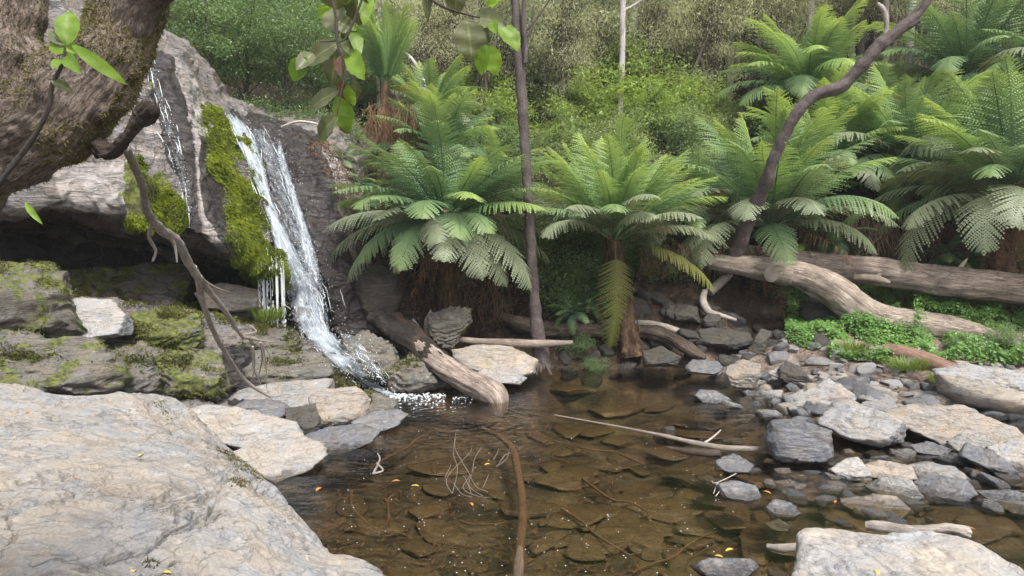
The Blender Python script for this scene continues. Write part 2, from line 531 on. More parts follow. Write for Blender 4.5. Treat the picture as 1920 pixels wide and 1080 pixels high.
M['leaf_yellow'] = leaf_mat('yellow_fallen_leaf', (0.55, 0.38, 0.06), (0.65, 0.48, 0.10), 0.2, 0.6, vein=True)
M['leaf_orange'] = leaf_mat('orange_fallen_leaf', (0.42, 0.14, 0.03), (0.5, 0.22, 0.05), 0.2, 0.6, vein=True)
m, nt, p, out = newmat('white_bubbles')
p.inputs['Base Color'].default_value = (0.6, 0.63, 0.64, 1)
p.inputs['Roughness'].default_value = 0.4
M['foam'] = m

# falling water: white broken streaks over clear film
m, nt, p, out = newmat('falling_water')
cb = N(nt, 'ShaderNodeCombineXYZ')
nt.links.new(mth(nt, 'MULTIPLY', attr(nt, 'u'), 1.0), cb.inputs[0])
nt.links.new(mth(nt, 'MULTIPLY', attr(nt, 'w'), 0.16), cb.inputs[1])
n1 = noise(nt, cb.outputs[0], 30, 5, 0.75, 0.3)
cb2 = N(nt, 'ShaderNodeCombineXYZ')
nt.links.new(attr(nt, 'u'), cb2.inputs[0])
nt.links.new(mth(nt, 'MULTIPLY', attr(nt, 'w'), 0.5), cb2.inputs[1])
n2 = noise(nt, cb2.outputs[0], 22, 6, 0.8, 0.6)
al_ = mth(nt, 'ADD', mth(nt, 'ADD', mth(nt, 'MULTIPLY', n1, 0.6), mth(nt, 'MULTIPLY', n2, 0.4)), mth(nt, 'SUBTRACT', attr(nt, 'd'), 0.5))
al_ = ramp(nt, al_, [(0.42, 0.0), (0.56, 0.35), (0.80, 0.95)])
p.inputs['Base Color'].default_value = (0.46, 0.51, 0.56, 1)
p.inputs['Roughness'].default_value = 0.25
p.inputs['Specular IOR Level'].default_value = 0.5
trn = N(nt, 'ShaderNodeBsdfTranslucent')
trn.inputs[0].default_value = (0.5, 0.54, 0.57, 1)
mx0 = N(nt, 'ShaderNodeMixShader', i_0=0.4)
nt.links.new(p.outputs[0], mx0.inputs[1]); nt.links.new(trn.outputs[0], mx0.inputs[2])
tp = N(nt, 'ShaderNodeBsdfTransparent')
mx = N(nt, 'ShaderNodeMixShader')
nt.links.new(al_, mx.inputs[0]); nt.links.new(tp.outputs[0], mx.inputs[1]); nt.links.new(mx0.outputs[0], mx.inputs[2])
nt.links.new(mx.outputs[0], out.inputs[0])
M['fall'] = m

# pool water: clear tannin water, reflection by fresnel, soft ripples
m, nt, p, out = newmat('pool_water')
nt.nodes.remove(p)
tcw = coords(nt, 'Object', (1, 1, 1))
wv1 = noise(nt, coords(nt, 'Object', (1.6, 3.6, 1)), 2.2, 3, 0.5, 0.3)
wv2 = noise(nt, coords(nt, 'Object', (4, 9, 1)), 3.0, 3, 0.5, 0.2)
wav = N(nt, 'ShaderNodeTexWave', wave_type='RINGS', rings_direction='Z')
nt.links.new(tcw, wav.inputs['Vector'])
wav.inputs['Scale'].default_value = 2.6
wav.inputs['Distortion'].default_value = 9.0
wav.inputs['Detail'].default_value = 2.0
ds = N(nt, 'ShaderNodeVectorMath', operation='LENGTH')
nt.links.new(tcw, ds.inputs[0])
fal = ramp(nt, mth(nt, 'MULTIPLY', ds.outputs['Value'], 0.2), [(0.0, 1.0), (0.35, 0.5), (0.8, 0.0)])
h = mth(nt, 'ADD', mth(nt, 'MULTIPLY', mth(nt, 'MULTIPLY', wav.outputs['Fac'], fal), 0.20), mth(nt, 'ADD', mth(nt, 'MULTIPLY', wv1, 0.6), mth(nt, 'MULTIPLY', wv2, 0.22)))
nb = bump(nt, h, 0.35, 0.05)
gl = N(nt, 'ShaderNodeBsdfGlossy')
gl.inputs['Roughness'].default_value = 0.02
gl.inputs[0].default_value = (0.95, 0.97, 1, 1)
nt.links.new(nb, gl.inputs['Normal'])
tp = N(nt, 'ShaderNodeBsdfTransparent')
tp.inputs[0].default_value = (0.87, 0.79, 0.65, 1)
fr = N(nt, 'ShaderNodeFresnel')
fr.inputs['IOR'].default_value = 1.33
nt.links.new(nb, fr.inputs['Normal'])
mx = N(nt, 'ShaderNodeMixShader')
nt.links.new(mth(nt, 'MINIMUM', fr.outputs[0], 0.75), mx.inputs[0])
nt.links.new(tp.outputs[0], mx.inputs[1]); nt.links.new(gl.outputs[0], mx.inputs[2])
nt.links.new(mx.outputs[0], out.inputs[0])
M['water'] = m

# ground: pool bed, stony bank and litter slope chosen by height / position attribute
m, nt, p, out = newmat('forest_ground')
v = coords(nt, 'Object')
bed = ramp(nt, noise(nt, v, 2.6, 8, 0.75, 0.5), [(0.38, (0.018, 0.015, 0.011)), (0.5, (0.055, 0.045, 0.031)), (0.64, (0.12, 0.098, 0.068))])
bed = mix(nt, 0.6, bed, ramp(nt, noise(nt, v, 45, 4, 0.8), [(0.3, 0.45), (0.7, 1.6)]), 'MULTIPLY')
lit = ramp(nt, noise(nt, v, 7, 8, 0.8, 0.3), [(0.35, (0.010, 0.007, 0.005)), (0.5, (0.034, 0.024, 0.016)), (0.68, (0.10, 0.072, 0.05))])
lit = mix(nt, 0.6, lit, ramp(nt, noise(nt, v, 40, 4, 0.8), [(0.3, 0.5), (0.7, 1.6)]), 'MULTIPLY')
grv = ramp(nt, noise(nt, v, 6, 8, 0.8, 0.3), [(0.35, (0.05, 0.037, 0.028)), (0.5, (0.15, 0.115, 0.09)), (0.66, (0.30, 0.245, 0.20))])
col = mix(nt, attr(nt, 'gravel'), lit, grv)
col = mix(nt, attr(nt, 'bed'), col, bed)
nt.links.new(col, p.inputs['Base Color'])
p.inputs['Roughness'].default_value = 0.9
p.inputs['Specular IOR Level'].default_value = 0.2
nt.links.new(bump(nt, mth(nt, 'ADD', noise(nt, v, 9, 8, 0.8), mth(nt, 'MULTIPLY', noise(nt, v, 40, 3, 0.7), 0.4)), 1.0, 0.05), p.inputs['Normal'])
M['ground'] = m

# ------------------------------------------------------------------ setting
def proj(V):
    x, y, z = V[:, 0], V[:, 1], V[:, 2] - CAMZ
    fy = y * cP - z * sP
    fz = y * sP + z * cP
    fy = np.where(np.abs(fy) < 1e-3, 1e-3, fy)
    return 960 + FPX * x / fy, 540 - FPX * fz / fy


def inpoly(px, py, poly):
    r = np.zeros(len(px), bool)
    n = len(poly)
    for i in range(n):
        x1, y1 = poly[i]
        x2, y2 = poly[(i + 1) % n]
        c = ((y1 > py) != (y2 > py)) & (px < (x2 - x1) * (py - y1) / ((y2 - y1) or 1e-9) + x1)
        r ^= c
    return r


def terr(x, y):
    x = np.asarray(x, float); y = np.asarray(y, float)
    P = np.stack([x, y, np.zeros_like(x)], -1).reshape(-1, 3)
    n1 = fbm(P * 0.55, 4, 3).reshape(x.shape)
    n2 = fbm(P * 2.6, 3, 5).reshape(x.shape)
    z = -0.50 + 0.10 * n1 + 0.03 * n2
    z = z + 0.38 * sstep(1.5, 3.0, x) * (1 - sstep(8.6, 9.4, y) * (1 - sstep(2.2, 3.6, x)))
    z = z + 0.32 * sstep(2.6, 4.2, x - 0.3 * (y - 9)) * sstep(7.4, 9.2, y)
    z = z + 0.10 * sstep(3.6, 6.5, x) * sstep(8.6, 11.0, y)
    z = z + 0.30 * sstep(10.6, 11.3, y)
    # far bank then the long wooded slope
    bank = np.clip(y - 11.2 - 1.1 * sstep(2.6, 4.4, x), 0, 1.9)
    z = z + bank * 0.92 * (1 + 0.12 * n2) + 0.60 * np.clip(y - 13.1 - .8 * sstep(2.6, 4.4, x), 0, 200) + 0.25 * n1 * sstep(11, 14, y)
    z = z + 0.07 * np.clip(x - 6, 0, 30) * sstep(12, 20, y)
    # left of the fall the ground stays behind and above the cliff
    zl = -0.6 + 4.3 * sstep(13.1, 14.3, y + 0.25 * n1) + 0.55 * np.clip(y - 14.2, 0, 200) + 0.2 * n1
    w = 1 - sstep(-2.9, -1.75, x + 0.08 * (y - 11.5) * 4)
    z = z * (1 - w) + zl * w
    return z


def warp(lo, hi, n, c, k):
    t = np.linspace(-1, 1, n)
    s = np.sinh(t * k) / np.sinh(k)
    return np.where(s < 0, c + s * (c - lo), c + s * (hi - c))


xs = warp(-50, 50, 420, 2.0, 3.4)
ys = warp(-20, 72, 460, 9.5, 3.2)
X, Y = np.meshgrid(xs, ys, indexing='ij')
Z = terr(X, Y)
V = np.stack([X, Y, Z], -1).reshape(-1, 3)
bedm = 1 - sstep(-0.06, 0.03, V[:, 2])
grav = sstep(2.4, 3.4, V[:, 0]) * (1 - sstep(11.4, 12.0, V[:, 1])) * sstep(-0.1, 0.02, V[:, 2])
mb = MB().add(V, grid_faces(len(xs), len(ys))[:, ::-1], bed=bedm, gravel=grav)
tag(mb.build('ground', M['ground'], origin=(0, 0, 0)), kind='structure')

# pool and creek surface
wp = atz(860, 790, 0)
wm = MB()
wx, wy = np.linspace(-8, 22, 40), np.linspace(-6, 12.2, 30)
WX, WY = np.meshgrid(wx, wy, indexing='ij')
wm.add(np.stack([WX, WY, WX * 0], -1).reshape(-1, 3), grid_faces(40, 30)[:, ::-1])
tag(wm.build('pool_water', M['water'], origin=(wp[0], wp[1], 0)), kind='structure')


def patch(ctrl, nu, nv, disp, seed, flip=False):
    """ctrl[col][row] = world points -> displaced grid (nv rows along, nu columns)"""
    G = np.array(ctrl, float)
    G = crom(G, nu)
    G = np.swapaxes(crom(np.swapaxes(G, 0, 1), nv), 0, 1)
    Nn = grid_normals(G)
    if flip: Nn = -Nn
    P = G.reshape(-1, 3)
    d = disp(P, seed)
    return (P + Nn.reshape(-1, 3) * d[:, None]), Nn.reshape(-1, 3), G.shape[:2]


def cl_disp(P, s):
    Q = P * np.array([1, 1, 0.55])
    a = fbm(Q * 0.8, 3, s) * 0.28
    b = (np.abs(fbm(P * np.array([2.0, 2.0, .55]), 3, s + 2)) - 0.25) * 0.20
    c = fbm(P * np.array([7, 7, 2.2]), 4, s + 4) * 0.022
    q = fbm(P @ np.array([[1, 0, .5], [0, 1, 0], [-.6, 0, 1.3]]) * 1.1, 3, s + 6) * 4
    st = q - np.floor(q)
    return a + b + c + np.where(st < .8, st / .8, (1 - st) / .2) * .05


cols = [
    [(-250, -150, 12.5), (-250, -120, 9.5), (-250, 150, 8.6), (-250, 360, 8.2), (-250, 375, 10), (-220, 430, 12.4), (-200, 520, 12.2), (-200, 575, 8.8)],
    [(20, -120, 12.5), (0, -100, 9.6), (0, 150, 8.7), (0, 390, 8.2), (20, 400, 10), (30, 440, 12.4), (40, 520, 12.2), (60, 575, 8.8)],
    [(150, -90, 12.8), (140, -50, 10.0), (130, 200, 8.9), (115, 384, 8.4), (130, 405, 10.2), (140, 440, 12.4), (150, 525, 12.2), (170, 580, 9.2)],
    [(285, 60, 13.2), (265, 95, 10.7), (250, 260, 9.4), (235, 405, 8.7), (250, 425, 10.4), (255, 450, 12.4), (260, 530, 12.2), (280, 590, 9.4)],
    [(370, 110, 13.4), (330, 118, 11.3), (335, 290, 9.8), (340, 430, 9.1), (350, 450, 10.6), (355, 470, 12.3), (360, 545, 12.0), (370, 600, 9.8)],
    [(430, 190, 13.6), (385, 195, 12.0), (405, 330, 10.5), (435, 460, 9.6), (440, 490, 10.7), (440, 500, 12.1), (440, 562, 11.9), (450, 610, 10.2)],
    [(480, 200, 14.2), (445, 222, 12.9), (478, 370, 11.2), (518, 505, 10.3), (522, 525, 11.0), (515, 545, 11.6), (515, 590, 11.3), (530, 650, 10.3)],
    [(520, 215, 14.6), (492, 240, 13.0), (528, 340, 12.0), (560, 450, 11.3), (578, 520, 11.0), (590, 570, 10.9), (600, 620, 10.7), (610, 680, 10.2)],
    [(570, 215, 14.8), (535, 245, 13.0), (585, 350, 12.2), (620, 460, 11.5), (640, 530, 11.2), (655, 590, 11.0), (668, 640, 10.7), (680, 720, 10.1)],
    [(640, 225, 15.0), (600, 262, 13.2), (650, 370, 12.2), (682, 460, 11.7), (705, 540, 11.4), (720, 600, 11.1), (735, 650, 10.9), (745, 730, 10.5)],
    [(720, 270, 15.2), (680, 320, 13.4), (730, 420, 12.7), (760, 500, 12.2), (785, 560, 11.8), (800, 610, 11.6), (810, 660, 11.3), (815, 720, 10.9)],
]
ctrl = [[at(*q) for q in c] for c in cols]
V, Nn, shp = patch(ctrl, 460, 380, cl_disp, 1.0)
cvx, cvy = proj(V)
jx = fbm(V * 2.5, 3, 9) * 22
jy = fbm(V * 2.5, 3, 11) * 22
moss_polys = [
    [(372, 190), (420, 225), (465, 280), (505, 380), (522, 500), (500, 510), (455, 470), (425, 420), (400, 330), (375, 260)],
    [(215, 300), (262, 300), (320, 360), (355, 430), (325, 440), (280, 415), (235, 400)],
    [(245, 155), (275, 160), (285, 190), (255, 185)],
    [(300, 505), (350, 510), (350, 575), (255, 560), (255, 520)],
    [(60, 560), (180, 555), (360, 580), (380, 620), (160, 620)],
    [(420, 440), (440, 425), (540, 480), (540, 530), (480, 520)],
]
mossm = np.zeros(len(V), bool)
for pl in moss_polys: mossm |= inpoly(cvx + jx, cvy + jy, pl)
wet_polys = [
    [(262, 85), (330, 110), (345, 180), (362, 260), (372, 340), (378, 440), (352, 440), (345, 350), (318, 300), (300, 230), (270, 150)],
    [(430, 200), (600, 250), (640, 400), (700, 640), (760, 740), (560, 740), (520, 560), (505, 400), (460, 290)],
    [(370, 250), (385, 260), (440, 460), (425, 465), (385, 400)],
    [(0, 430), (540, 520), (520, 600), (0, 540)],
]
wetm = np.zeros(len(V), bool)
for pl in wet_polys: wetm |= inpoly(cvx + jx * .6, cvy + jy * .6, pl)
palem = np.zeros(len(V), bool)
for pl in ([(296, 112), (345, 108), (392, 205), (405, 320), (436, 455), (385, 445), (372, 330), (352, 215)], [(90, 310), (230, 300), (250, 405), (120, 395)], [(525, 242), (600, 262), (640, 350), (610, 380), (560, 300)]):
    palem |= inpoly(cvx + jx * .35, cvy + jy * .35, pl)
palem &= ~wetm
ok = V[:, 1] < 13.4
mossm &= ok
mf = mossm.reshape(shp).astype(float)
for _ in range(7):
    mf = (mf + np.roll(mf, 1, 0) + np.roll(mf, -1, 0) + np.roll(mf, 1, 1) + np.roll(mf, -1, 1)) / 5
mf = mf.ravel()
tow0 = np.sign(np.einsum('ij,ij->i', Nn, np.array([0, 0, CAMZ]) - V))[:, None]
lump = np.clip(.10 + .5 * fbm(V * np.array([4.5, 4.5, 1.6]), 3, 77), 0, .4)
V = V + Nn * tow0 * (sstep(.15, 1, mf) * lump * .38)[:, None]
CL = MB().add(V, grid_faces(*shp), moss=mf * (.55 + .45 * sstep(-.3, .1, fbm(V * np.array([3, 3, 1.2]), 4, 91))), wet=np.where(wetm, 1.0, 0.0), pale=palem * 1.0)
cliff_o = CL.build('cliff', M['cliff'], origin=(0, 0, 0))
tag(cliff_o, kind='structure')


def tufts(mb, V, Nn, w, n, ln, wd, seed, hang=0.6, jit=0.5):
    """n thin blades scattered on vertices with weight w"""
    r = np.random.default_rng(seed)
    idx = r.choice(len(V), n, p=w / w.sum())
    B = V[idx] + r.normal(0, wd * 0.9, (n, 3))
    D = Nn[idx] * 0.8 + r.normal(0, jit, (n, 3)) + np.array([0, 0, -hang])
    D /= np.linalg.norm(D, axis=1, keepdims=True)
    S = np.cross(D, r.normal(0, 1, (n, 3)))
    S /= np.linalg.norm(S, axis=1, keepdims=True) + 1e-9
    L = ln * r.uniform(0.5, 1.4, n)[:, None]
    W = wd * r.uniform(0.6, 1.3, n)[:, None]
    B = B - D * L * 0.25
    T = np.stack([B - S * W, B + S * W, B + D * L], 1).reshape(-1, 3)
    F = np.arange(3 * n).reshape(n, 3)
    cl = np.clip(0.5 + 0.9 * fbm(B * 3.0, 3, seed) + r.normal(0, 0.16, n), 0, 1)
    mb.add(T, F, v=np.repeat(cl, 3))


# bright hanging moss on the cliff
mb = MB()
main = (mf > .12) & (cvx > 350) & ok & (cvy < 540)
# sign: outward is toward camera
tow = np.sign(np.einsum('ij,ij->i', Nn, np.array([0, 0, CAMZ]) - V))[:, None]
No = Nn * tow
Vm = V + No * 0.03
mfe = np.clip(mf * 1.2 - .15, 0, 1) * sstep(-.32, .02, fbm(V * np.array([3, 3, 1.2]), 4, 91)) + .03
tufts(mb, Vm, No, main * mfe, 52000, 0.045, 0.008, 3, hang=0.9, jit=0.35)
o2 = inpoly(cvx + jx, cvy + jy, moss_polys[1]) & ok
tufts(mb, Vm, No, o2 * sstep(-.2, .15, fbm(V * 2.5, 3, 88)) + 1e-9, 11000, 0.035, 0.009, 4, hang=0.5)
tag(mb.build('moss', M['mossfuzz']), 'bright green hanging moss on the cliff left of the waterfall', 'moss', kind='stuff')
mb = MB()
o3 = (inpoly(cvx + jx, cvy + jy, moss_polys[3]) | inpoly(cvx + jx, cvy + jy, moss_polys[4]) | inpoly(cvx + jx, cvy + jy, [(90, 500), (260, 505), (340, 520), (340, 570), (90, 560)])) & ok
tufts(mb, V, No, o3 * 1.0, 16000, 0.07, 0.014, 5, hang=0.2)
tag(mb.build('cave_moss', M['mossdark']), 'dark moss and small plants along the floor of the cave', 'moss', kind='stuff')
mb = MB()
o4 = inpoly(cvx + jx, cvy + jy, [(560, 250), (690, 270), (800, 480), (800, 640), (720, 640), (690, 500), (640, 380)]) & ok
tufts(mb, V, No, o4 * 1.0, 9000, 0.10, 0.010, 6, hang=1.3, jit=0.5)
tag(mb.build('dry_grass', M['litter']), 'dry brown grass and roots hanging on the bank right of the waterfall', 'grass', kind='stuff')

# stepped ledges under the cave
lcols = [
    [(-260, 520, 9.4), (-260, 560, 8.2), (-260, 640, 8.0), (-260, 655, 7.6), (-260, 730, 7.4), (-260, 770, 6.6)],
    [(0, 545, 9.4), (0, 575, 8.3), (0, 640, 8.1), (0, 660, 7.7), (0, 735, 7.5), (0, 775, 6.6)],
    [(130, 555, 9.6), (130, 580, 8.6), (130, 640, 8.3), (140, 662, 8.0), (140, 738, 7.8), (140, 780, 6.8)],
    [(270, 558, 10.0), (270, 588, 9.0), (275, 650, 8.8), (280, 664, 8.3), (285, 738, 8.1), (290, 790, 7.0)],
    [(380, 575, 10.3), (380, 602, 9.5), (385, 650, 9.2), (400, 668, 8.7), (405, 742, 8.5), (420, 800, 7.3)],
    [(470, 590, 10.6), (475, 620, 9.9), (485, 662, 9.7), (490, 672, 9.3), (500, 745, 8.8), (520, 800, 7.8)],
    [(540, 610, 10.8), (555, 645, 10.2), (570, 672, 10.0), (580, 682, 9.8), (590, 750, 9.1), (620, 800, 8.2)],
    [(620, 640, 10.9), (640, 680, 10.4), (650, 695, 10.2), (665, 705, 10.0), (690, 755, 9.5), (720, 790, 8.8)],
]
ctrl = [[at(*q) for q in c] for c in lcols]
ctrl = [[c[0], c[0] * 0.35 + c[1] * 0.65, c[1], c[1] * 0.25 + c[2] * 0.75, c[2], c[2] * 0.3 + c[3] * 0.7, c[3], c[3] * 0.25 + c[4] * 0.75, c[4], c[5], c[5] + np.array([0.1, -0.4, -0.6])] for c in ctrl]


def lg_disp(P, s):
    Q = P * np.array([1, 1, 2.2])
    return fbm(Q * 1.3, 3, s) * 0.16 + (np.abs(fbm(Q * 2.6, 4, s + 3)) - 0.25) * 0.20 + fbm(P * 9, 4, s + 6) * 0.03


V, Nn, shp = patch(ctrl, 420, 260, lg_disp, 5.0)
tow = np.sign(np.einsum('ij,ij->i', Nn, np.array([0, 0, CAMZ + 3]) - V))[:, None]
No = Nn * tow
lx, ly = proj(V)
jx = fbm(V * 2.5, 3, 9) * 18
jy = fbm(V * 2.5, 3, 11) * 14
lp = [
    [(160, 560), (300, 565), (380, 590), (380, 645), (330, 650), (260, 600), (180, 585)],
    [(230, 655), (420, 655), (420, 745), (300, 745), (230, 700)],
    [(0, 660), (60, 640), (180, 650), (240, 690), (240, 735), (60, 735)],
    [(400, 590), (540, 600), (560, 650), (430, 650)],
    [(470, 700), (640, 690), (690, 730), (650, 740)],
]
mm = np.zeros(len(V), bool)
for pl in lp: mm |= inpoly(lx + jx, ly + jy, pl)
wetl = inpoly(lx + jx, ly + jy, [(410, 650), (600, 660), (720, 720), (700, 790), (560, 790), (420, 760)])
ob = MB().add(V, grid_faces(*shp), moss=mm * 0.45, wet=wetl * 1.0).build('rock_ledges', M['cliff'])
tag(ob, 'stepped grey rock ledges with moss between the cave and the pale shelf', 'rock ledge')
mb = MB()
tufts(mb, V, No, mm * sstep(-0.1, 0.25, fbm(V * 1.8, 3, 21)) + 1e-9, 15000, 0.045, 0.012, 8, hang=0.1)
tag(mb.build('ledge_moss', M['mossdark']), 'olive green moss growing over the stepped ledges', 'moss', kind='stuff')

# large pale shelf in the left foreground
def S_(px, py, z): return atz(px, py, z)
rows = [
    [S_(-700, 760, .80) + [0, .5, -.9], S_(-300, 745, .72) + [0, .5, -.8], S_(0, 738, .66) + [0, .4, -.7], S_(140, 742, .62) + [0, .4, -.6], S_(260, 742, .60) + [0, .4, -.6], S_(330, 745, .52) + [0, .4, -.6], S_(375, 750, .40) + [0, .3, -.6], S_(420, 760, .3) + [.2, .2, -.6]],
    [S_(-700, 740, .80), S_(-300, 735, .72), S_(0, 730, .68), S_(140, 746, .61), S_(230, 738, .62), S_(310, 742, .54), S_(350, 765, .38), S_(372, 800, .10)],
    [S_(-700, 790, .84), S_(-300, 780, .78), S_(0, 775, .72), S_(150, 780, .68), S_(270, 785, .62), S_(350, 800, .50), S_(400, 822, .34), S_(430, 850, .05)],
    [S_(-700, 840, .86), S_(-300, 840, .82), S_(0, 830, .76), S_(170, 835, .72), S_(310, 840, .64), S_(410, 855, .50), S_(465, 880, .30), S_(492, 905, .0)],
    [S_(-700, 920, .86), S_(-300, 910, .82), S_(0, 900, .78), S_(180, 900, .74), S_(330, 900, .66), S_(440, 905, .52), S_(505, 925, .26), S_(522, 945, .0)],
    [S_(-700, 1000, .86), S_(-300, 990, .82), S_(0, 980, .76), S_(200, 975, .70), S_(370, 970, .60), S_(480, 975, .44), S_(555, 990, .20), S_(578, 1003, -.02)],
    [S_(-700, 1100, .84), S_(-300, 1080, .78), S_(0, 1050, .72), S_(220, 1045, .64), S_(400, 1040, .50), S_(520, 1040, .34), S_(590, 1042, .15), S_(618, 1046, -.03)],
    [S_(-700, 1200, .80), S_(-300, 1180, .74), S_(0, 1130, .66), S_(230, 1110, .58), S_(420, 1090, .46), S_(560, 1072, .30), S_(660, 1062, .14), S_(705, 1072, -.03)],
    [S_(-700, 1400, .76), S_(-300, 1350, .70), S_(0, 1280, .60), S_(250, 1230, .5), S_(450, 1170, .38), S_(610, 1130, .25), S_(700, 1110, .12), S_(740, 1115, -.03)],
    [S_(-700, 2200, .7), S_(-300, 2100, .6), S_(0, 2000, .5), S_(280, 1900, .4), S_(500, 1700, .3), S_(680, 1500, .2), S_(770, 1400, .1), S_(800, 1400, -.05)],
]
rows = [r + [r[-1] + np.array([.12, .05, -.75])] for r in rows]


# bedding steps and open cracks of the shelf (start, bends, end as seen in the photograph)
SEAMS = [([(-80, 922), (0, 908), (60, 898), (138, 880)], 4.5, .07), ([(205, 1045), (280, 1018), (320, 985), (420, 950)], 3, .045), ([(315, 920), (370, 918), (402, 914)], 3, .05), ([(330, 925), (338, 965)], 2.5, .04),
         ([(-50, 972), (40, 950), (140, 925), (150, 918)], 2.5, .035), ([(278, 748), (330, 800), (420, 858), (480, 900), (505, 930)], 5, .06), ([(170, 868), (195, 880), (196, 895)], 2.5, .035), ([(370, 955), (400, 948), (405, 935)], 4, .06),
         ([(0, 790), (120, 800), (260, 840), (350, 848)], 2, .02), ([(480, 1010), (430, 975), (330, 985)], 2, .03), ([(60, 1050), (110, 1040), (170, 1062)], 2.5, .035)]


def sh_disp(P, s):
    a = fbm(P * 0.9, 3, s) * 0.07
    Q = P @ np.array([[.8, .3, 0], [-.3, 2.6, 0], [0, 0, 2.0]])
    q = fbm(Q * 0.9, 4, s + 1) * 5.0
    st = (q - np.floor(q))
    step = np.where(st < 0.85, st / 0.85, (1 - st) / 0.15)         # sawtooth layers: plates of bedrock
    b = (step - 0.5) * 0.030
    c = fbm(P * 8, 5, s + 2) * 0.016
    q2 = np.abs(fbm(P * 1.1 + 4, 4, s + 7))
    crack = -0.05 * np.exp(-(q2 / 0.010) ** 2)
    cx, cy = proj(P)
    cx = cx + fbm(P * 6, 3, 51) * 14
    cy = cy + fbm(P * 6, 3, 53) * 9
    for line, w, dp in SEAMS:
        dmin = np.full(len(P), 1e9); sgn = np.zeros(len(P))
        for (x1, y1), (x2, y2) in zip(line[:-1], line[1:]):
            l2 = (x2 - x1) ** 2 + (y2 - y1) ** 2
            t = np.clip(((cx - x1) * (x2 - x1) + (cy - y1) * (y2 - y1)) / l2, 0, 1)
            dd = np.hypot(cx - x1 - t * (x2 - x1), cy - y1 - t * (y2 - y1))
            s_ = np.sign((x2 - x1) * (cy - y1) - (y2 - y1) * (cx - x1))
            sgn = np.where(dd < dmin, s_, sgn); dmin = np.minimum(dmin, dd)
        crack = crack - dp * np.exp(-(dmin / w) ** 2) - dp * .5 * np.exp(-dmin / (w * 7)) * (sgn > 0)
    return a + b + c + crack


V, Nn, shp = patch(rows, 560, 520, sh_disp, 2.0)
if Nn[len(Nn) // 2, 2] < 0:
    V, Nn, shp = patch(rows, 560, 520, sh_disp, 2.0, flip=True)
    Nn = -Nn if Nn[len(Nn) // 2, 2] < 0 else Nn
sx_, sy_ = proj(V)
shm = inpoly(sx_ + fbm(V * 5, 3, 2) * 14, sy_ + fbm(V * 5, 3, 4) * 10, [(405, 840), (440, 852), (500, 895), (492, 905), (440, 880)]) | \
    inpoly(sx_ + fbm(V * 5, 3, 2) * 14, sy_ + fbm(V * 5, 3, 4) * 10, [(275, 745), (300, 750), (320, 790), (300, 785)]) | \
    (np.hypot((sx_ - 282) / 14, (sy_ - 1058) / 8) < 1) | (np.hypot((sx_ - 447) / 22, (sy_ - 905) / 10) < 1)
shelf = MB().add(V, grid_faces(*shp), moss=shm * 0.6).build('rock_shelf', M['shelf'])
tag(shelf, 'large smooth pale grey rock shelf filling the left foreground beside the pool', 'rock')
SHELF_V = V
mb = MB()
tufts(mb, V, Nn, shm * 1.0 + 1e-12, 4500, 0.022, 0.005, 12, hang=-0.2)
tag(mb.build('shelf_moss', M['mossbark']), 'thin brown green moss in the seams of the pale rock shelf', 'moss', kind='stuff')

# ------------------------------------------------------------------ rocks
_bm = bmesh.new()
ICO = {}
for lv in (4, 5, 6):
    _b = bmesh.new()
    bmesh.ops.create_icosphere(_b, subdivisions=lv, radius=1)
    ICO[lv] = (np.array([v.co[:] for v in _b.verts]), np.array([[v.index for v in f.verts] for f in _b.faces]))
    _b.free()
_bm.free()


def hull_rock(seed, size, lv=5, npl=13, rough=0.05, flat=0.0):
    """angular stone: radius limited by random planes"""
    r = np.random.default_rng(seed)
    D, F = ICO[lv]
    Pn = r.normal(0, 1, (npl, 3))
    Pn[:, 2] *= (1 - flat * 0.6)
    Pn /= np.linalg.norm(Pn, axis=1, keepdims=True)
    Pn = np.vstack([Pn, [[r.normal(0, .12), r.normal(0, .12), 1], [0, 0, -1]]])
    H = r.uniform(0.62, 0.98, len(Pn))
    dn = D @ Pn.T
    R = np.where(dn > 1e-3, H / np.maximum(dn, 1e-3), 9.0)
    k = 26.0
    R = -np.log(np.exp(-k * np.minimum(R, 3)).sum(1)) / k
    R = np.minimum(R, 1.25)
    V = D * R[:, None] * np.array(size) * 0.5
    m = float(np.mean(size))
    nz = fbm(V / m * 2.2, 4, seed) * rough * m + fbm(V / m * 9, 3, seed + 1) * rough * 0.35 * m
    return V + D * nz[:, None], F


